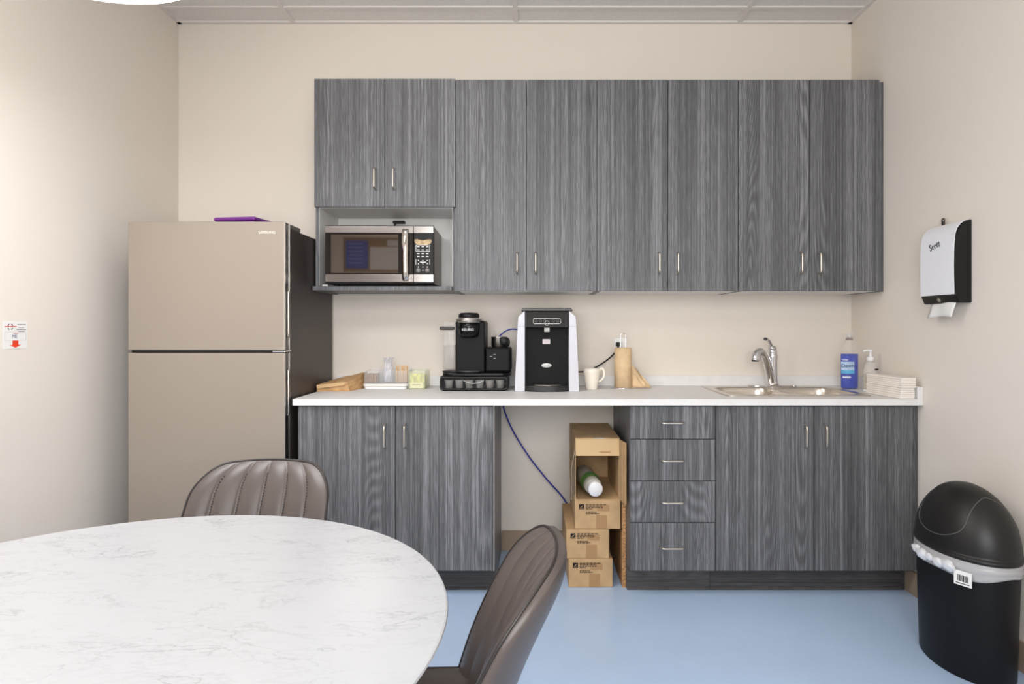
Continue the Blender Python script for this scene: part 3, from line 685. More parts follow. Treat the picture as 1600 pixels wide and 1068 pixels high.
t = thing('wall_outlet', 'ivory wall outlet behind the paper towel roll', 'outlet', (0.471, 0, 1.107))
bxp('cover_plate', mat('outlet_ivory', (240, 238, 234), 0.4), t, 0.436, 0.506, -0.006, -0.0002, 1.049, 1.164, bev=0.002)
for z in (1.131, 1.082):
    bm = bmesh.new(); box(bm, 0.454, 0.488, -0.0072, -0.0055, z - 0.014, z + 0.014, bev=0.0008); obj('socket', bm, mat('socket_ivory', (228, 224, 218), 0.4), t)

# ------------------------------------------------------------------ mug and paper towels
t = thing('mug', 'cream white tapered mug beside the water dispenser', 'mug', (0.295, -0.212, ZK))
bm = bmesh.new(); lathe(bm, [(0.0, 0.0004), (0.026, 0.0004), (0.0285, 0.004), (0.037, 0.05), (0.0425, 0.09), (0.0455, 0.108), (0.0440, 0.1085), (0.041, 0.09), (0.035, 0.05), (0.026, 0.008), (0, 0.007)], tuple(t.location), 32, cap=False)
cm = mat('mug_cream', (242, 234, 220), 0.2); obj('cup', bm, cm, t)
bm = bmesh.new(); tube(bm, smooth_path([(0.335, -0.217, ZK + 0.095), (0.344, -0.221, ZK + 0.110), (0.355, -0.225, ZK + 0.100), (0.3585, -0.227, ZK + 0.075), (0.350, -0.224, ZK + 0.055), (0.331, -0.216, ZK + 0.040)], 5), 0.0058, 10); obj('handle', bm, cm, t)

RX, RY = 0.467, -0.140
t = thing('paper_towel_holder', 'chrome wire paper towel holder standing by the outlet', 'towel holder', (RX, RY, ZK))
bm = bmesh.new(); lathe(bm, [(0.0, 0.0005), (0.066, 0.0005), (0.068, 0.003), (0.064, 0.006), (0.0, 0.006)], tuple(t.location), 36, cap=False); obj('base', bm, M_chrome, t)
bm = bmesh.new(); tube(bm, smooth_path([(RX - 0.014, RY, ZK + 0.006), (RX - 0.014, RY, ZK + 0.15), (RX - 0.014, RY, ZK + 0.27), (RX - 0.008, RY, ZK + 0.286), (RX, RY, ZK + 0.290), (RX + 0.008, RY, ZK + 0.286), (RX + 0.014, RY, ZK + 0.27), (RX + 0.014, RY, ZK + 0.15), (RX + 0.014, RY, ZK + 0.006)], 5), 0.0021, 8); obj('wire_loop', bm, M_chrome, t)
t = thing('paper_towel_roll', 'brown kraft paper towel roll with a loose end on the wire holder', 'paper towel', (RX, RY, ZK + 0.0065))
M_kraft = mat('kraft_towel', (218, 190, 152), 0.85, spec=0.1, var=(30, 0.04), bump=(160, 0.3))
bm = bmesh.new(); lathe(bm, [(0.020, 0.0), (0.0455, 0.0), (0.0455, 0.2055), (0.020, 0.2055), (0.020, 0.0)], tuple(t.location), 40, cap=False); obj('roll', bm, M_kraft, t)
bm = bmesh.new()
def sheet(bm, rows, th=0.0008):
    g = [[bm.verts.new(p) for p in r] for r in rows]
    for a, b in zip(g, g[1:]):
        for i in range(len(a) - 1):
            f = bm.faces.new((a[i], a[i + 1], b[i + 1], b[i])); f.smooth = True
    return g
rows = []
for i in range(9):
    a = i / 8; w_ = a * 0.095
    row = []
    for j in range(7):
        b = j / 6
        h = 0.004 + b * (0.118 * (1 - a) ** 1.0 + 0.003)
        row.append((RX + 0.044 + w_, RY - 0.012 - 0.035 * math.sin(a * 2.2) + 0.020 * b * math.sin(5 * a), ZK + 0.003 + h))
    rows.append(row)
sheet(bm, rows); sh = obj('loose_end', bm, M_kraft, t)
so = sh.modifiers.new('thickness', 'SOLIDIFY'); so.thickness = 0.0012
bm = bmesh.new(); rows = []
for i in range(7):
    a = i / 6; rows.append([(RX + 0.052 + 0.058 * a - 0.006 * b, RY - 0.050 + 0.016 * math.sin(a * 3) - 0.022 * b, ZK + 0.112 - 0.066 * a - 0.030 * b + 0.008 * math.sin(a * 6)) for b in (0, 0.5, 1)])
sheet(bm, rows); sh2 = obj('curled_corner', bm, M_kraft, t)
so = sh2.modifiers.new('thickness', 'SOLIDIFY'); so.thickness = 0.0012

# ------------------------------------------------------------------ left end of the worktop
M_bag = mat('brown_paper_bag', (190, 152, 108), 0.7, spec=0.2, var=(18, 0.10), bump=(45, 0.6))
t = thing('paper_bag', 'folded flat brown paper bag on the worktop beside the refrigerator', 'paper bag', (-1.0, -0.2, ZK))
zc = ZK + 0.0006
bm = bmesh.new()
V = [(-1.088, -0.308, zc), (-0.926, -0.304, zc), (-0.884, -0.10, zc), (-1.075, -0.06, zc),
     (-1.086, -0.300, 0.9365), (-0.936, -0.298, 0.950), (-0.886, -0.12, 0.990), (-1.07, -0.08, 0.946)]
v = [bm.verts.new(p) for p in V]
fs = [bm.faces.new([v[i] for i in q]) for q in ((3, 2, 1, 0), (4, 5, 6, 7), (0, 1, 5, 4), (1, 2, 6, 5), (2, 3, 7, 6), (3, 0, 4, 7))]
bmesh.ops.subdivide_edges(bm, edges=bm.edges[:], cuts=5, use_grid_fill=True)
random.seed(4)
for q in bm.verts:
    if q.co.z > zc + 0.003:
        q.co += Vector((random.uniform(-1, 1) * 0.0015, random.uniform(-1, 1) * 0.002, random.uniform(-1, 1) * 0.002))
obj('bag', bm, M_bag, t)
bm = bmesh.new(); prism(bm, [(-1.087, 0.9362), (-1.086, 0.918), (-0.955, 0.934), (-0.938, 0.9498)], -0.3125, -0.3105, 'y'); obj('folded_flap', bm, mat('bag_light', (206, 172, 128), 0.7, bump=(45, 0.5)), t)

t = thing('tray', 'shallow white plastic tray under the clear organizer box', 'tray', (-0.78, -0.15, ZK))
bm = bmesh.new(); prism(bm, rrect(-0.882, -0.660, -0.205, -0.050, 0.02), zc, zc + 0.013, 'z', bev=0.004); obj('base', bm, M_white, t)
bm = bmesh.new(); prism(bm, rrect(-0.887, -0.655, -0.210, -0.045, 0.022), zc + 0.0132, zc + 0.028, 'z', bev=0.004); obj('rim', bm, mat('tray_rim_white', (222, 220, 214), 0.4), t)
zo = zc + 0.0284
t = thing('organizer', 'clear acrylic organizer box with three compartments on the white tray', 'organizer', (-0.765, -0.12, zo))
bm = bmesh.new(); OX0, OX1, OY0, OY1, OZ = -0.880, -0.660, -0.196, -0.060, zo + 0.066
xs_ = [OX0, -0.808, -0.733, OX1]
box(bm, OX0, OX1, OY0, OY1, zo, zo + 0.002)
box(bm, OX0, OX1, OY0, OY0 + 0.0018, zo + 0.0021, OZ); box(bm, OX0, OX1, OY1 - 0.0018, OY1, zo + 0.0021, OZ + 0.008)
for x in xs_: box(bm, x - 0.0009, x + 0.0009, OY0 + 0.0019, OY1 - 0.0019, zo + 0.0021, OZ)
obj('box', bm, M_clear, t)
random.seed(7)
M_pack = mat('sugar_packet', (150, 112, 78), 0.7, var=(90, 0.25))
pk = None
for k in range(9):
    x = OX0 + 0.008 + k * 0.0068
    if pk is None:
        pk = tag(bxp('sugar_packet', M_pack, None, -0.0022, 0.0022, -0.030, 0.030, 0, 0.046, bev=0.0015), 'thin brown sugar packet standing in the clear organizer', 'sugar packet', 'brown sugar packets')
        c = pk
    else: c = pk.copy(); col.objects.link(c)
    c.location = (x, -0.158 + random.uniform(-0.004, 0.004), zo + 0.003); c.rotation_euler = (0, 0, random.uniform(-0.06, 0.06))
M_stick = mat('stir_stick', (214, 172, 116), 0.7, var=(40, 0.06))
stk = None
for k in range(12):
    x = -0.724 + k * 0.0050
    if stk is None:
        stk = tag(bxp('stir_stick', M_stick, None, -0.0020, 0.0020, -0.0008, 0.0008, 0, 0.088, bev=0.0004, seg=1), 'thin wooden stir stick standing in the clear organizer', 'stir stick', 'wooden stir sticks')
        c = stk
    else: c = stk.copy(); col.objects.link(c)
    c.location = (x, -0.162 + 0.009 * (k % 3), zo + 0.003); c.rotation_euler = (random.uniform(-0.05, 0.03), random.uniform(0.0, 0.10), 0)
t = thing('plastic_bag', 'crumpled clear plastic bag of white creamers in the organizer', 'plastic bag', (-0.770, -0.14, zo + 0.003))
from mathutils import noise as mnoise
bm = bmesh.new()                                       # full below, gathered at the neck, ragged open top
prof = [(0.0, 0.0), (0.018, 0.001), (0.024, 0.012), (0.0255, 0.035), (0.0245, 0.058), (0.020, 0.072), (0.0165, 0.084), (0.0175, 0.096), (0.020, 0.108), (0.0225, 0.118), (0.0235, 0.126), (0.015, 0.120), (0.0, 0.112)]
lathe(bm, prof, (-0.770, -0.140, zo + 0.0036), 30, cap=False)
for v_ in bm.verts:
    q = Vector((v_.co.x + 0.770, v_.co.y + 0.140, v_.co.z - zo - 0.0036)); k = q.z / 0.126
    n_ = mnoise.noise(Vector((q.x * 140, q.y * 140, q.z * 60))) * (0.18 + 0.30 * k)
    v_.co.x += q.x * n_; v_.co.y += q.y * n_; v_.co.z += max(0, k - 0.55) * 0.018 * mnoise.noise(Vector((q.x * 200, q.y * 200, 4.0)))
obj('bag', bm, mat('crinkled_film', (226, 224, 230), 0.18, alpha=0.55), t, smooth=False)
bm = bmesh.new(); lathe(bm, [(0, 0.006), (0.011, 0.006), (0.014, 0.024), (0, 0.024)], (-0.776, -0.148, zo + 0.004), 16, cap=False); lathe(bm, [(0, 0.028), (0.011, 0.028), (0.014, 0.046), (0, 0.046)], (-0.766, -0.142, zo + 0.004), 16, cap=False); obj('creamers', bm, mat('creamer_white', (214, 212, 222), 0.5), t)

t = thing('tea_box', 'open clear box of yellow tea packets right of the organizer', 'tea box', (-0.61, -0.14, ZK))
bm = bmesh.new(); TX0, TX1, TY0, TY1, TZ = -0.652, -0.566, -0.200, -0.045, ZK + 0.094
box(bm, TX0, TX1, TY0, TY1, zc, zc + 0.002)
box(bm, TX0, TX1, TY0, TY0 + 0.002, zc + 0.0021, TZ); box(bm, TX0, TX1, TY1 - 0.002, TY1, zc + 0.0021, TZ)
box(bm, TX0, TX0 + 0.002, TY0 + 0.0021, TY1 - 0.0021, zc + 0.0021, TZ); box(bm, TX1 - 0.002, TX1, TY0 + 0.0021, TY1 - 0.0021, zc + 0.0021, TZ)
obj('box', bm, mat('tea_acrylic', (238, 240, 214), 0.05, alpha=0.25), t)
M_tea = mat('tea_yellow', (206, 198, 96), 0.6, var=(55, 0.35)); M_tea2 = mat('tea_cream', (244, 240, 190), 0.6)
for k in range(3):
    c = bxp('tea_packet', M_tea, t, TX0 + 0.006, TX1 - 0.007, TY0 + 0.008 + k * 0.04, TY0 + 0.020 + k * 0.04, zc + 0.003, zc + 0.078 - 0.006 * k, bev=0.002)
    if k == 0:
        bxp('packet_label', M_tea2, c, TX0 + 0.009, TX1 - 0.010, TY0 + 0.0071, TY0 + 0.0079, zc + 0.005, zc + 0.033)
        bm = bmesh.new()
        for q in range(7): box(bm, TX0 + 0.019 + q * 0.0063, TX0 + 0.0235 + q * 0.0063, TY0 + 0.0064, TY0 + 0.0069, zc + 0.0185, zc + 0.0245)
        obj('label_print', bm, mat('tea_print', (110, 106, 84), 0.6), c)

# ------------------------------------------------------------------ soaps and folded towels
def oval_bottle(bm, prof, c, sy): lathe(bm, prof, c, 36, 1.0, sy)
BX, BY = 1.640, -0.178
t = thing('dish_soap', 'clear bottle of blue dish soap behind the sink by the wall', 'soap bottle', (BX, BY, ZK))
bm = bmesh.new(); prof = [(0.038, 0.0006), (0.0445, 0.006), (0.0455, 0.08), (0.0455, 0.180), (0.040, 0.195), (0.030, 0.225), (0.018, 0.250), (0.0165, 0.254)]
oval_bottle(bm, prof, (BX, BY, ZK), 0.62); obj('bottle', bm, mat('bottle_clear', (228, 226, 222), 0.06, alpha=0.10), t)
bm = bmesh.new(); oval_bottle(bm, [(0.036, 0.003), (0.0430, 0.008), (0.0440, 0.08), (0.0440, 0.182), (0.0, 0.1825)], (BX, BY, ZK), 0.60); obj('liquid', bm, mat('blue_soap', (2, 56, 184), 0.08, coat=0.4), t)
bm = bmesh.new(); lathe(bm, [(0.0175, 0.2542), (0.0175, 0.264), (0.012, 0.266)], (BX, BY, ZK), 20); obj('collar', bm, mat('cap_grey', (150, 140, 132), 0.4), t)
bm = bmesh.new(); lathe(bm, [(0.012, 0.2662), (0.009, 0.279), (0.006, 0.287)], (BX, BY, ZK), 16); tube(bm, [(BX, BY, ZK + 0.276), (BX + 0.016, BY - 0.002, ZK + 0.288)], 0.004, 8); obj('nozzle', bm, mat('cap_clear', (232, 230, 228), 0.15, alpha=0.7), t)
def wrap(bm, rad, sy, a0, a1, z0, z1, n=16):
    g = []
    for i in range(n + 1):
        a = math.radians(a0 + (a1 - a0) * i / n); r = rad
        g.append([bm.verts.new((BX + r * math.cos(a), BY + sy * r * math.sin(a), z)) for z in (z0, z1)])
    for a, b in zip(g, g[1:]): bm.faces.new((a[0], b[0], b[1], a[1])).smooth = True
bm = bmesh.new(); wrap(bm, 0.0462, 0.62, 190, 285, ZK + 0.084, ZK + 0.142); lb = obj('label', bm, mat('soap_label', (176, 200, 226), 0.5, var=(30, 0.12)), t)
bm = bmesh.new(); wrap(bm, 0.0466, 0.62, 190, 285, ZK + 0.080, ZK + 0.098); obj('label_band', bm, mat('soap_label_cyan', (96, 176, 220), 0.5), lb)
bm = bmesh.new(); text_bm(bm, 'Dawn', 0.026, Matrix.Translation((BX - 0.022, BY - 0.0268, ZK + 0.121)) @ Matrix.Rotation(math.radians(-14), 4, 'Z') @ Matrix.Rotation(math.pi / 2, 4, 'X'), 0.0006); obj('label_lettering', bm, mat('soap_text', (40, 48, 120), 0.5), lb)
bm = bmesh.new(); wrap(bm, 0.0462, 0.62, 205, 262, ZK + 0.058, ZK + 0.066); wrap(bm, 0.0462, 0.62, 200, 245, ZK + 0.150, ZK + 0.153); obj('label_stripes', bm, mat('soap_white', (226, 230, 240), 0.5), t)

HX, HY = 1.674, -0.318
t = thing('hand_soap', 'clear hand soap bottle with white pump behind the folded towels', 'soap bottle', (HX, HY, ZK))
bm = bmesh.new(); oval = [(0.031, 0.0006), (0.0335, 0.006), (0.034, 0.09), (0.033, 0.110), (0.026, 0.134), (0.0155, 0.146), (0.0145, 0.150)]
lathe(bm, oval, (HX, HY, ZK), 32, 1.0, 0.8); obj('bottle', bm, mat('hand_clear', (232, 228, 222), 0.05, alpha=0.30), t)
bm = bmesh.new(); lathe(bm, [(0.030, 0.003), (0.0318, 0.008), (0.0318, 0.088), (0, 0.0885)], (HX, HY, ZK), 32, 1.0, 0.78); obj('liquid', bm, mat('hand_liquid', (226, 212, 186), 0.1, alpha=0.55), t)
bm = bmesh.new(); lathe(bm, [(0.0165, 0.1502), (0.0165, 0.170), (0.008, 0.174), (0.0055, 0.180), (0.0055, 0.198), (0.010, 0.200), (0.010, 0.208), (0.0, 0.2095)], (HX, HY, ZK), 20)
tube(bm, smooth_path([(HX, HY, ZK + 0.204), (HX - 0.020, HY - 0.002, ZK + 0.205), (HX - 0.038, HY - 0.004, ZK + 0.201)], 4), 0.0045, 8); obj('pump', bm, M_white, t)
bm = bmesh.new(); lathe(bm, [(0.0345, 0.0005), (0.0345, 0.012), (0.033, 0.0125)], (HX, HY, ZK), 32, 1.0, 0.8); obj('foot_band', bm, M_white, t)
bm = bmesh.new(); box(bm, HX + 0.008, HX + 0.024, HY - 0.0284, HY - 0.0262, ZK + 0.108, ZK + 0.116); obj('label_mark', bm, M_ink, t)

M_fold = mat('folded_towel', (243, 235, 226), 0.85, spec=0.1, bump=(120, 0.3))
for k, (z0_, z1_, lab) in enumerate(((ZK + 0.0006, ZK + 0.048, 'lower bundle of folded cream paper towels on the worktop end'), (ZK + 0.0485, ZK + 0.094, 'upper bundle of folded cream paper towels, lying on another bundle'))):
    random.seed(20 + k); bm = bmesh.new(); n = 5; h = (z1_ - z0_) / n
    for i in range(n):
        j = random.uniform(-1, 1) * 0.0016; jx = random.uniform(-1, 1) * 0.0012
        Mx = Matrix.Translation((1.6655 + jx - (0.003 if k == 0 else 0.0), -0.505 + j, 0)) @ Matrix.Rotation(math.radians(3.5 if k == 0 else 4.5), 4, 'Z')
        box(bm, -0.0345, 0.0345, -0.130, 0.130, z0_ + i * h, z0_ + (i + 1) * h - 0.0002, bev=0.0032, seg=2, M=Mx)
    tag(obj('towel_bundle', bm, M_fold), lab, 'paper towels', 'folded paper towels')

# ------------------------------------------------------------------ towel dispenser on the right wall
t = thing('towel_dispenser', 'white and black paper towel dispenser mounted on the right wall', 'towel dispenser', (XR, -0.835, 1.32))
TY_, TZ0, TZ1 = (-0.945, -0.722), 1.322, 1.655
bm = bmesh.new()
side = [(XR - 0.0005, TZ0), (XR - 0.052, TZ0), (XR - 0.066, TZ0 + 0.035), (XR - 0.068, TZ0 + 0.16), (XR - 0.064, TZ0 + 0.262), (XR - 0.052, TZ0 + 0.300), (XR - 0.030, TZ0 + 0.322), (XR - 0.0005, TZ1)]
prism(bm, side, TY_[0], TY_[1], 'y', bev=0.004); obj('housing', bm, M_black_g, t)
bm = bmesh.new()
cov = smooth_path([(XR - 0.0695, 0, TZ0 + 0.036), (XR - 0.0715, 0, TZ0 + 0.16), (XR - 0.0675, 0, TZ0 + 0.262), (XR - 0.0550, 0, TZ0 + 0.304), (XR - 0.0320, 0, TZ0 + 0.3265), (XR - 0.004, 0, TZ1 + 0.0035)], 6)
poly = [(p.x, p.z) for p in cov] + [(p.x + 0.0022, p.z - 0.0015) for p in reversed(cov)]
prism(bm, poly, TY_[0] + 0.004, TY_[1] - 0.004, 'y', bev=0.0006); obj('cover', bm, mat('dispenser_cover', (236, 236, 240), 0.3), t)
bm = bmesh.new(); text_bm(bm, 'Scott', 0.040, Matrix.Translation((XR - 0.0705, -0.822, TZ0 + 0.240)) @ Matrix.Rotation(-math.pi / 2, 4, 'Z') @ Matrix.Rotation(math.pi / 2, 4, 'X') @ Matrix.Rotation(math.radians(2), 4, 'Y') @ Matrix.Rotation(math.radians(6), 4, 'X') @ Matrix.Rotation(math.radians(14), 4, 'Z') @ Matrix.Scale(0.80, 4, (1, 0, 0)), 0.0012); obj('brand_lettering', bm, mat('scott_grey', (86, 88, 92), 0.5), t)
bm = bmesh.new(); box(bm, XR - 0.022, XR - 0.014, -0.805, -0.790, TZ1 - 0.006, TZ1 + 0.016, bev=0.002); tube(bm, [(XR - 0.018, -0.797 + 0.008 * math.cos(a), TZ1 + 0.019 + 0.008 * math.sin(a)) for a in [2 * math.pi * k / 14 for k in range(14)]], 0.0028, 6, closed=True); obj('key', bm, mat('key_dark', (70, 66, 62), 0.3, 0.7), t)
bm = bmesh.new(); lathe(bm, [(0, 0), (0.010, 0), (0.010, 0.003), (0, 0.004)], (0, 0, 0), 16, M=Matrix.Translation((XR - 0.0572, -0.832, TZ0 + 0.016)) @ Matrix.Rotation(-math.pi / 2 - 0.35, 4, 'Y')); obj('sight_window', bm, mat('sight_clear', (140, 132, 116), 0.2), t)
bm = bmesh.new()
rows = [[(XR - 0.050 - 0.010 * a - 0.003 * math.sin(6 * b + a), -0.925 + 0.155 * b + 0.012 * a, TZ0 + 0.004 - 0.060 * a + 0.004 * math.sin(4 * b)) for b in [k / 8 for k in range(9)]] for a in [k / 5 for k in range(6)]]
sheet(bm, rows); pt = obj('paper_sheet', bm, M_paper, t); so = pt.modifiers.new('thickness', 'SOLIDIFY'); so.thickness = 0.0014

# ------------------------------------------------------------------ sticker on the left wall
t = thing('wall_sticker', 'white notice sticker with red down arrow on the left wall', 'sticker', (XL, -1.077, 1.195))
X0 = XL + 0.0004
def wl(u, v): return (-1.132 + u * 0.110, 1.144 + v * 0.103)      # u towards the back wall, v up
bm = bmesh.new(); box(bm, X0, X0 + 0.001, -1.132, -1.022, 1.144, 1.247); obj('sheet', bm, M_paper, t)
def wrect(bm, u0, v0, u1, v1, lift=0.0004):
    a = wl(u0, v0); b = wl(u1, v1); box(bm, X0 + 0.001, X0 + 0.001 + lift, a[0], b[0], a[1], b[1])
bm = bmesh.new(); P2 = [wl(*q) for q in ((0.38, 0.30), (0.62, 0.30), (0.62, 0.14), (0.74, 0.14), (0.50, 0.04), (0.26, 0.14), (0.38, 0.14))]
prism(bm, P2, X0 + 0.001, X0 + 0.0015, 'x'); obj('red_arrow', bm, mat('arrow_red', (224, 62, 28), 0.5), t)
bm = bmesh.new()
for a0 in (25, 115, 205, 295):
    pts = []
    for k in range(7):
        a = math.radians(a0 + 40 * k / 6); pts.append((0.29 + 0.125 * math.cos(a), 0.80 + 0.125 * math.sin(a)))
    for k in range(6, -1, -1):
        a = math.radians(a0 + 40 * k / 6); pts.append((0.29 + 0.085 * math.cos(a), 0.80 + 0.085 * math.sin(a)))
    prism(bm, [wl(*q) for q in pts], X0 + 0.001, X0 + 0.0014, 'x')
for u0, v0, u1, v1 in ((0.58, 0.885, 0.93, 0.90), (0.64, 0.755, 0.86, 0.77), (0.54, 0.685, 0.95, 0.705), (0.62, 0.625, 0.88, 0.645)): wrect(bm, u0, v0, u1, v1)
obj('print', bm, mat('sticker_print', (92, 84, 84), 0.6), t)
bm = bmesh.new()
for k in range(8): wrect(bm, 0.07 + k * 0.06, 0.785 + 0.006 * (k % 2), 0.115 + k * 0.06, 0.825 + 0.006 * (k % 3), 0.0007)
wrect(bm, 0.42, 0.545, 0.62, 0.565); obj('red_print', bm, mat('sticker_red', (190, 70, 60), 0.6), t)
bm = bmesh.new()
for u0, v0, u1, v1 in ((0.07, 0.60, 0.95, 0.608), (0.07, 0.30, 0.36, 0.308), (0.64, 0.30, 0.95, 0.308), (0.07, 0.30, 0.078, 0.60), (0.942, 0.30, 0.95, 0.60)): wrect(bm, u0, v0, u1, v1)
obj('box_outline', bm, mat('sticker_line', (176, 168, 172), 0.6), t)
bm = bmesh.new(); q = wl(0.47, 0.44); text_bm(bm, 'ME', 0.019, Matrix.Translation((X0 + 0.0012, q[0], q[1])) @ Matrix.Rotation(math.pi / 2, 4, 'Z') @ Matrix.Rotation(math.pi / 2, 4, 'X'), 0.0003); obj('handwriting', bm, mat('pen_blue', (84, 92, 120), 0.6), t)

# ------------------------------------------------------------------ boxes in the opening
def carton(name, label, x0, x1, z0, z1, yf, yb, rz):
    cx, cy = (x0 + x1) / 2, (yf + yb) / 2
    t = thing(name, label, 'box', (cx, cy, z0), 'shipping boxes under the counter')
    w2, d2, h = (x1 - x0) / 2, (yb - yf) / 2, z1 - z0
    def loc(fn): bm = bmesh.new(); fn(bm); bmesh.ops.translate(bm, vec=Vector((cx, cy, z0)), verts=bm.verts); return bm
    obj('carton', loc(lambda bm: box(bm, -w2, w2, -d2, d2, 0.0004, h, bev=0.003)), M_card, t)
    tx = 0.018
    def tape(bm):
        box(bm, tx - 0.026, tx + 0.026, -d2 - 0.0012, -d2 - 0.0001, 0.003, h * 0.48); box(bm, tx - 0.026, tx + 0.026, -d2 + 0.002, d2 - 0.002, h + 0.0001, h + 0.0009)
        box(bm, tx - 0.020, tx + 0.038, -d2 - 0.0008, -d2 - 0.0001, h * 0.62, h * 0.83)
    obj('tape', loc(tape), M_tape, t)
    def logo(bm):
        lx = -w2 + 0.020
        box(bm, lx, lx + 0.024, -d2 - 0.001, -d2 - 0.0001, h - 0.042, h - 0.018)
    lg = obj('logo', loc(logo), M_ink, t)
    def leaf(bm):
        lx = -w2 + 0.020; prism(bm, [(lx + 0.004, h - 0.034), (lx + 0.020, h - 0.022), (lx + 0.013, h - 0.032)], -d2 - 0.0014, -d2 - 0.0009, 'y'); box(bm, lx + 0.003, lx + 0.021, -d2 - 0.0014, -d2 - 0.0009, h - 0.0385, h - 0.037)
    obj('logo_mark', loc(leaf), M_card, lg)
    def lines(bm):
        random.seed(5); lx = -w2 + 0.052
        for dz, L_ in ((0.020, 0.100), (0.027, 0.078), (0.034, 0.080), (0.041, 0.030), (0.056, 0.050), (0.063, 0.062)):
            x = lx
            while x < lx + L_:
                wd = random.uniform(0.006, 0.016); box(bm, x, min(x + wd, lx + L_), -d2 - 0.0009, -d2 - 0.0002, h - dz - 0.0018, h - dz + 0.0018); x += wd + 0.0025
    obj('address_print', loc(lines), M_ink, t)
    t.rotation_euler.z = math.radians(rz)
    return t
carton('cardboard_box', 'taped cardboard shipping box at the bottom of the stack', 0.158, 0.366, 0.0, 0.134, -0.488, -0.05, 0.8)
carton('cardboard_box', 'taped cardboard shipping box, second from the floor', 0.150, 0.352, 0.1345, 0.272, -0.486, -0.05, 0.0)
carton('cardboard_box', 'taped cardboard shipping box just under the open box', 0.192, 0.407, 0.2725, 0.408, -0.482, -0.05, -0.3)

t = thing('open_box', 'open cardboard box on top of the stack with flaps spread', 'box', (0.30, -0.27, 0.4085), 'shipping boxes under the counter')
ox0, ox1, oy0, oy1, oz0, oz1 = 0.192, 0.402, -0.480, -0.035, 0.4088, 0.702
bm = bmesh.new(); w_ = 0.004
box(bm, ox0, ox1, oy0, oy1, oz0, oz0 + w_); box(bm, ox0, ox1, oy0, oy1, oz1 - w_, oz1)
box(bm, ox0, ox0 + w_, oy0, oy1, oz0 + w_, oz1 - w_); box(bm, ox1 - w_, ox1, oy0, oy1, oz0 + w_, oz1 - w_); box(bm, ox0 + w_, ox1 - w_, oy1 - w_, oy1, oz0 + w_, oz1 - w_)
obj('carton', bm, M_card, t)
M_card2 = mat('cardboard_light', (208, 178, 134), 0.8, spec=0.1)
bm = bmesh.new(); box(bm, 0, ox1 - ox0 - 0.006, -0.0015, 0.0015, -0.078, 0, M=Matrix.Translation((ox0 + 0.003, oy0 - 0.004, oz1 - 0.004)) @ Matrix.Rotation(math.radians(-10), 4, 'X')); fl = obj('top_flap', bm, M_card2, t)
bxp('flap_print', mat('flap_ink', (150, 112, 66), 0.8), fl, 0.305, 0.358, oy0 - 0.0205, oy0 - 0.0185, oz1 - 0.064, oz1 - 0.062)
bm = bmesh.new(); box(bm, -0.0015, 0.0015, -0.10, 0, oz0 + 0.004, oz1 - 0.006, M=Matrix.Translation((ox1 - 0.001, oy0 - 0.0005, 0)) @ Matrix.Rotation(math.radians(10), 4, 'Z')); obj('right_flap', bm, M_card, t)
bm = bmesh.new(); prism(bm, [(0, oz0 + 0.03), (0, oz0 + 0.235), (-0.10, oz0 + 0.175), (-0.10, oz0 + 0.03)], -0.0015, 0.0015, 'x')
bmesh.ops.transform(bm, matrix=Matrix.Translation((ox0 - 0.001, oy0 - 0.0005, 0)) @ Matrix.Rotation(math.radians(-13), 4, 'Z'), verts=bm.verts); obj('left_flap', bm, mat('cardboard_grey', (150, 134, 116), 0.8), t)
bm = bmesh.new(); box(bm, 0.28, 0.33, oy0 - 0.0006, oy0 + 0.02, oz1 + 0.0002, oz1 + 0.001); box(bm, 0.28, 0.33, oy0 - 0.0055, oy0 - 0.0047, oz1 - 0.014, oz1); obj('clear_tape', bm, mat('clear_tape', (214, 200, 184), 0.15, alpha=0.6), t)

t = thing('cup_sleeve', 'sleeve of white cups in plastic with green print inside the open box', 'cup sleeve', (0.28, -0.38, 0.414))
Ms = Matrix.Translation((0.283, -0.455, 0.464)) @ Matrix.Rotation(math.radians(8), 4, 'Z') @ Matrix.Rotation(math.radians(3), 4, 'X') @ Matrix.Rotation(-math.pi / 2, 4, 'X')
bm = bmesh.new(); lathe(bm, [(0, -0.040), (0.031, -0.040), (0.0345, -0.037), (0.0345, -0.012), (0.0325, -0.006), (0.0365, 0.004), (0.0365, 0.02)], (0, 0, 0), 28, M=Ms); obj('white_cup', bm, M_white, t)
bm = bmesh.new()
lathe(bm, [(0.0375, 0.0), (0.043, 0.03), (0.0465, 0.07), (0.0465, 0.22), (0.03, 0.26), (0.0, 0.262)], (0, 0, 0), 28, M=Ms)
for v_ in bm.verts: v_.co += Vector((mnoise.noise(v_.co * 60) * 0.003, 0, mnoise.noise(v_.co * 50 + Vector((3, 1, 2))) * 0.003))
obj('plastic_sleeve', bm, mat('sleeve_film', (196, 192, 178), 0.2, alpha=0.75), t)
bm = bmesh.new(); lathe(bm, [(0.0455, 0.035), (0.0485, 0.060), (0.0485, 0.085)], (0, 0, 0), 28, cap=False, M=Ms); obj('green_print', bm, mat('print_green', (92, 138, 72), 0.4), t)

tag(bxp('chipboard_panel', mat('chipboard', (170, 128, 84), 0.8, var=(120, 0.3)), None, 0.4125, 0.4300, -0.490, -0.02, 0.0, 0.655), 'raw chipboard panel standing between the boxes and drawer cabinet', 'panel')
tag(part('water_hose', M_blue_tube, None, lambda bm: tube(bm, smooth_path([(-0.178, -0.06, 0.873), (-0.163, -0.06, 0.78), (-0.118, -0.06, 0.67), (-0.032, -0.06, 0.53), (0.070, -0.06, 0.40), (0.145, -0.05, 0.315), (0.185, -0.03, 0.25)], 8), 0.0042, 8)), 'blue water hose hanging under the worktop to the boxes', 'hose')

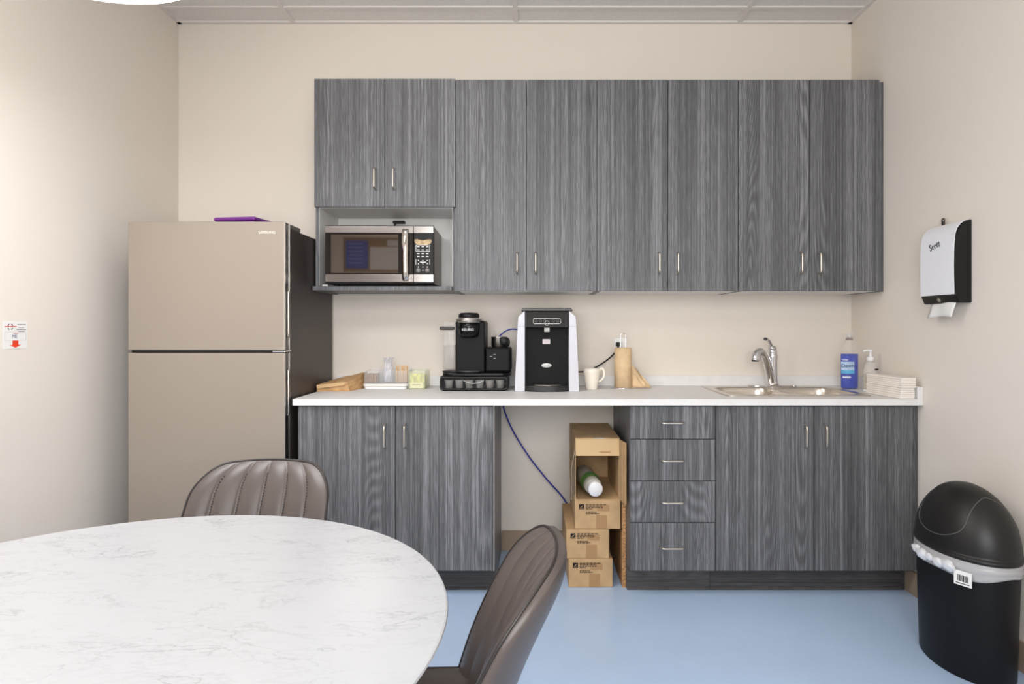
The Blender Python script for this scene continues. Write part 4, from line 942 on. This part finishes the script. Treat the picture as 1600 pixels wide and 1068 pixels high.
# ------------------------------------------------------------------ round table
TCX, TCY, TR, TZ_ = -0.751, -2.413, 0.606, 0.740
t = thing('round_table', 'round white marble table in the foreground', 'table', (TCX, TCY, 0))
M_marble = marble_mat()
bm = bmesh.new(); lathe(bm, [(0, 0.716), (TR - 0.022, 0.716), (TR - 0.004, 0.729), (TR, 0.735), (TR - 0.001, 0.7385), (TR - 0.004, 0.740), (0, 0.740)], (TCX, TCY, 0), 128, cap=False)
for f in bm.faces: f.smooth = False
obj('table_top', bm, M_marble, t)
bm = bmesh.new(); lathe(bm, [(0.060, 0.02), (0.045, 0.06), (0.038, 0.20), (0.038, 0.60), (0.06, 0.69), (0.16, 0.7155)], (TCX, TCY, 0), 32); obj('pedestal', bm, M_black_m, t)
bm = bmesh.new(); lathe(bm, [(0.20, 0.0005), (0.20, 0.008), (0.185, 0.014), (0.06, 0.022)], (TCX, TCY, 0), 48); obj('foot_plate', bm, M_black_m, t)

# ------------------------------------------------------------------ chairs
M_leather = mat('taupe_leather', (82, 73, 69), 0.36, spec=0.5, bump=(420, 0.10))
M_pipe = mat('dark_piping', (44, 39, 37), 0.4)
def make_chair(label):
    t = thing('dining_chair', label, 'chair', (0, 0, 0), 'leather chairs around the table')
    Zb, Zt = 0.43, 0.800
    def halfw(z):
        k = (z - Zb) / (Zt - Zb); w = 0.222 - 0.020 * k; rc = 0.085; h = Zt - z
        if h < rc: w -= rc - math.sqrt(max(0, rc * rc - (rc - h) ** 2))
        return w
    def centre(z):                                     # back shell line at the middle
        k = (z - Zb) / (Zt - Zb); return 0.190 + 0.155 * k + 0.018 * math.sin(math.pi * k) * -1
    def wrapy(x): return -0.052 * (abs(x) / 0.2) ** 2.2
    nu, nv = 72, 34
    zs = [Zb + (Zt - Zb) * (1 - (1 - j / nv) ** 1.7) for j in range(nv + 1)]
    front, back = [], []
    for z in zs:
        w = halfw(z); k = (z - Zb) / (Zt - Zb); fr, bk = [], []
        for i in range(nu + 1):
            u = -1 + 2 * i / nu; x = u * w
            zz = z + 0.014 * (1 - (x / 0.2) ** 2) * k ** 3
            edge = max(0.0, 1 - abs(u) ** 7) * max(0.0, 1 - k ** 16)
            groove = abs(math.sin(math.pi * 3 * u)) ** 0.45 if abs(u) < 0.84 else 1.0
            y = centre(z) + wrapy(x)
            tf = 0.010 + edge * (0.012 + 0.013 * groove)
            tb = 0.006 + 0.022 * edge
            fr.append(Vector((x, y - tf, zz))); bk.append(Vector((x, y + tb, zz)))
        front.append(fr); back.append(bk)
    bm = bmesh.new()
    gf = [[bm.verts.new(p) for p in r] for r in front]; gb = [[bm.verts.new(p) for p in r] for r in back]
    for g, flip in ((gf, 0), (gb, 1)):
        for a, b in zip(g, g[1:]):
            for i in range(nu):
                f = bm.faces.new((a[i], a[i + 1], b[i + 1], b[i]) if not flip else (a[i + 1], a[i], b[i], b[i + 1])); f.smooth = True
    rim_f = [gf[j][0] for j in range(nv + 1)] + gf[-1][1:-1] + [gf[j][nu] for j in range(nv, -1, -1)]
    rim_b = [gb[j][0] for j in range(nv + 1)] + gb[-1][1:-1] + [gb[j][nu] for j in range(nv, -1, -1)]
    for i in range(len(rim_f) - 1): bm.faces.new((rim_f[i], rim_f[i + 1], rim_b[i + 1], rim_b[i])).smooth = True
    for i in range(nu): bm.faces.new((gf[0][i], gb[0][i], gb[0][i + 1], gf[0][i + 1]))
    rimpts = [v.co + Vector((0, -0.001, 0)) for v in rim_f]
    bk_ = obj('backrest', bm, M_leather, t)
    bm = bmesh.new(); tube(bm, rimpts, 0.0029, 8); obj('piping', bm, M_pipe, bk_)
    bm = bmesh.new()                                   # stitches along the five seams
    for s in range(-2, 3):
        for n in range(50):
            z = Zb + 0.03 + n * 0.0068
            if z > Zt - 0.030: break
            x = s / 3 * halfw(z); k_ = (z - Zb) / (Zt - Zb)
            zz = z + 0.014 * (1 - (x / 0.2) ** 2) * k_ ** 3
            y = centre(z) + wrapy(x) - 0.010 - 0.012 * (1 - abs(s / 3) ** 7) * (1 - k_ ** 16)
            box(bm, x - 0.0016, x + 0.0016, y - 0.0026, y + 0.002, zz - 0.0021, zz + 0.0021)
    so = obj('stitching', bm, M_pipe, bk_); so['kind'] = 'stuff'
    # seat cushion
    bm = bmesh.new(); rings = []
    def ring(ins, z, dz=0.0):
        pts = rrect(-0.225 + ins, 0.225 - ins, -0.235 + ins, 0.200 - ins, max(0.015, 0.085 - ins), 8)
        return [bm.verts.new((x, y, z + dz * (1 - (x / 0.22) ** 2) + (0.022 * max(0, (y - 0.05) / 0.14) ** 2 if z > 0.44 else 0))) for x, y in pts]
    for ins, z in ((0.030, 0.405), (0.010, 0.410), (0.0, 0.425), (0.0, 0.442), (0.004, 0.452), (0.020, 0.4605), (0.07, 0.4625), (0.13, 0.460)):
        rings.append(ring(ins, z))
    for a, b in zip(rings, rings[1:]):
        for i in range(len(a)): bm.faces.new((a[i], a[(i + 1) % len(a)], b[(i + 1) % len(a)], b[i])).smooth = True
    bm.faces.new(list(reversed(rings[0]))); bm.faces.new(rings[-1])
    pip = [v.co.copy() + Vector((0, 0, 0.001)) for v in rings[4]]
    st = obj('seat', bm, M_leather, t)
    bm = bmesh.new(); tube(bm, pip, 0.0026, 8, closed=True); obj('piping', bm, M_pipe, st)
    for sx in (-1, 1):
        for sy in (-1, 1):
            bm = bmesh.new(); tube(bm, [(sx * 0.13, -0.02 + sy * 0.13, 0.404), (sx * 0.165, -0.02 + sy * 0.165, 0.2), (sx * 0.20, -0.02 + sy * 0.20, 0.0005)], [0.016, 0.013, 0.010], 12); obj('leg', bm, M_black_m, t)
    bxp('seat_frame', M_black_m, t, -0.15, 0.15, -0.17, 0.13, 0.385, 0.4045, bev=0.004)
    return t
chair = make_chair('taupe channel-tufted leather chair behind the table, in front of the refrigerator')
chair.location = (-0.818, -1.815, 0)
chair2 = copy_tree(chair); chair2['label'] = 'taupe leather chair seen from the side at the right of the table'
chair2.location = (-0.292, -2.235, 0); chair2.rotation_euler.z = math.radians(-90)

# ------------------------------------------------------------------ trash can
M_bin = mat('bin_black', (15, 15, 17), 0.5, spec=0.3); M_lid = mat('bin_lid', (24, 22, 21), 0.42, bump=(350, 0.06))
KX, KY, KZ = 1.585, -1.130, 0.430
t = thing('trash_can', 'black oval trash can with domed swing lid by the right wall', 'trash can', (KX, KY, 0))
bm = bmesh.new(); lathe(bm, [(0, 0.0005), (0.90, 0.0005), (0.915, 0.006), (0.985, 0.40), (0.985, 0.418)], (KX, KY, 0), 64, 0.138, 0.204); obj('bin', bm, M_bin, t)
S = Vector((0.140, 0.208, 0.222))
def dome(n, k=1.0): return Vector((KX + n[0] * S.x * k, KY + n[1] * S.y * k, KZ + n[2] * S.z * k))
bm = bmesh.new(); lathe(bm, [(1.012, -0.010), (1.022, -0.004), (1.012, 0.004), (1.0, 0.004)] + [(math.cos(a), 0.222 * math.sin(a)) for a in [math.pi / 2 * k / 24 for k in range(1, 25)]], (KX, KY, KZ), 72, S.x, S.y); ld = obj('lid', bm, M_lid, t, smooth=True)
half = [(0, .415, .91), (-.27, .40, .875), (-.53, .39, .753), (-.667, .426, .612), (-.772, .439, .46), (-.848, .39, .358), (-.933, .237, .272), (-.973, .029, .229), (-.959, -.168, .227), (-.913, -.324, .249), (-.822, -.478, .308), (-.725, -.573, .383), (-.627, -.605, .49), (-.523, -.585, .62), (-.37, -.553, .746), (-.189, -.517, .835), (0, -.479, .878)]
bnd = half + [(-a, b, c_) for a, b, c_ in reversed(half[1:-1])]
bnd = [Vector(p).normalized() for p in smooth_path(bnd, 4, closed=True)]
bm = bmesh.new(); pole = Vector((0, 0, 1)); rings = []
for j in range(1, 13):
    k = j / 12; off = 1.012 if j < 12 else 1.004
    rings.append([bm.verts.new(dome(pole.slerp(b, k), off)) for b in bnd])
cv = bm.verts.new(dome(pole, 1.012)); nb = len(bnd)
for i in range(nb): bm.faces.new((cv, rings[0][i], rings[0][(i + 1) % nb])).smooth = True
for a, b in zip(rings, rings[1:]):
    for i in range(nb): bm.faces.new((a[i], b[i], b[(i + 1) % nb], a[(i + 1) % nb])).smooth = True
fl = obj('swing_flap', bm, M_lid, ld)
bm = bmesh.new(); tube(bm, [dome(b, 1.004) for b in bnd], 0.0016, 6, closed=True); obj('flap_edge', bm, mat('flap_edge', (92, 90, 88), 0.4), ld)
# bin liner folded over the rim
bm = bmesh.new(); rings = []; nseg = 160
for j in range(9):
    v_ = j / 8; ring = []
    for i in range(nseg):
        a = 2 * math.pi * i / nseg
        zt = KZ - 0.012; hang = 0.052 + 0.010 * math.sin(a * 2 + 0.6) + 0.005 * math.sin(a * 5)
        z = zt - hang * v_
        r = 1.005 + 0.02 * math.sin(math.pi * min(1, v_ * 1.1)) + 0.016 * mnoise.noise(Vector((math.cos(a) * 3, math.sin(a) * 3, v_ * 7 + math.sin(a * 3)))) + 0.006 * math.sin(v_ * 16 + 2 * math.sin(a * 2))
        ring.append(bm.verts.new((KX + 0.138 * r * math.cos(a), KY + 0.205 * r * math.sin(a), z)))
    rings.append(ring)
for a, b in zip(rings, rings[1:]):
    for i in range(nseg): bm.faces.new((a[i], a[(i + 1) % nseg], b[(i + 1) % nseg], b[i])).smooth = True
M_liner = mat('bin_liner', (214, 212, 212), 0.22, alpha=0.5)
ln = obj('liner', bm, M_liner, t); so = ln.modifiers.new('thickness', 'SOLIDIFY'); so.thickness = 0.0006
bm = bmesh.new()                                       # gathered knot of the liner
for k in range(5):
    a = math.radians(163 + 11 * k); ss = 0.019 + 0.004 * math.sin(k * 2.1)
    r_ = bmesh.ops.create_icosphere(bm, subdivisions=3, radius=ss)
    for v_ in r_['verts']:
        v_.co *= 1 + 0.3 * mnoise.noise(v_.co * 70); v_.co.x *= 0.6; v_.co.y *= 1.35; v_.co.z *= 0.85
        v_.co += Vector((KX + 0.146 * math.cos(a), KY + 0.216 * math.sin(a), KZ - 0.040 - 0.004 * (k % 2)))
obj('liner_knot', bm, mat('liner_knot', (236, 236, 238), 0.3, alpha=0.85), t, smooth=True)
# barcode tag: faces outwards from the oval at its front-left side
ang = math.radians(222); px_, py_ = KX + 0.145 * math.cos(ang), KY + 0.214 * math.sin(ang)
nrm = Vector((math.cos(ang) / 0.138, math.sin(ang) / 0.204, 0)).normalized(); rz = math.atan2(nrm.y, nrm.x) + math.pi / 2
Mt = Matrix.Translation((px_, py_, KZ - 0.072)) @ Matrix.Rotation(rz, 4, 'Z')
bm = bmesh.new(); box(bm, -0.028, 0.028, -0.0012, 0, -0.024, 0.026, M=Mt); tg = obj('barcode_tag', bm, M_paper, t)
bm = bmesh.new(); random.seed(3); x = -0.018
while x < 0.018:
    wd = random.choice((0.0012, 0.0020, 0.0030)); box(bm, x, x + wd, -0.0017, -0.0012, -0.010, 0.012, M=Mt); x += wd + random.choice((0.0012, 0.002))
box(bm, -0.022, 0.020, -0.0017, -0.0012, -0.018, -0.0155, M=Mt); obj('bars', bm, M_ink, tg)

# ------------------------------------------------------------------ pendant lamp
PX, PY, PR, PZ = -1.186, -1.869, 0.331, 2.200
t = thing('pendant_lamp', 'large round white glowing pendant lamp at the top left', 'lamp', (PX, PY, PZ))
bm = bmesh.new(); lathe(bm, [(PR, 0.0), (PR, 0.012), (PR - 0.02, 0.05), (PR - 0.14, 0.13), (0.05, 0.18), (0.03, 0.20), (0.0, 0.20)], (PX, PY, PZ), 64, cap=False); obj('shade', bm, M_white, t)
bm = bmesh.new(); lathe(bm, [(0.0, 0.0), (PR - 0.008, 0.0), (PR - 0.006, 0.006), (0, 0.0065)], (PX, PY, PZ + 0.001), 48, cap=False); obj('diffuser', bm, mat('pendant_diffuser', (250, 250, 255), 0.6, emit=PENDANT_POWER), t)
bm = bmesh.new(); tube(bm, [(PX, PY, PZ + 0.2), (PX, PY, ZC - 0.01)], 0.004, 8); obj('cord', bm, M_black, t)
bm = bmesh.new(); lathe(bm, [(0.06, -0.022), (0.06, 0.0)], (PX, PY, ZC - 0.002), 24); obj('canopy', bm, M_white, t)

# ------------------------------------------------------------------ notice board on the wall opposite (mirrored in the microwave door)
t = thing('notice_board', 'tan notice board on the wall facing the cabinets', 'notice board', (-1.45, YF, 1.98))
NB = (-1.80, -1.06, 1.80, 2.16)
bxp('panel', mat('cork', (170, 148, 124), 0.85, var=(90, 0.12)), t, NB[0], NB[1], YF + 0.0005, YF + 0.012, NB[2], NB[3])
yp = YF + 0.0125
t = thing('poster', 'blue framed poster pinned on the notice board', 'poster', (-1.66, yp, 1.98))
bxp('sheet', mat('poster_blue', (112, 122, 196), 0.5), t, -1.775, -1.545, yp, yp + 0.002, 1.835, 2.125)
bm = bmesh.new()
for k in range(6): box(bm, -1.745, -1.600, yp + 0.002, yp + 0.0025, 2.090 - k * 0.040, 2.097 - k * 0.040)
obj('text_lines', bm, mat('poster_text', (176, 184, 226), 0.6), t)
tag(bxp('paper_sheet', M_paper, None, -1.525, -1.085, yp, yp + 0.0015, 1.822, 2.060), 'wide white printed sheet pinned low on the notice board', 'paper sheet')
tag(bxp('paper_sheet', M_paper, None, -1.345, -1.085, yp, yp + 0.0015, 2.072, 2.132), 'narrow white strip of paper pinned above the wide sheet', 'paper sheet')
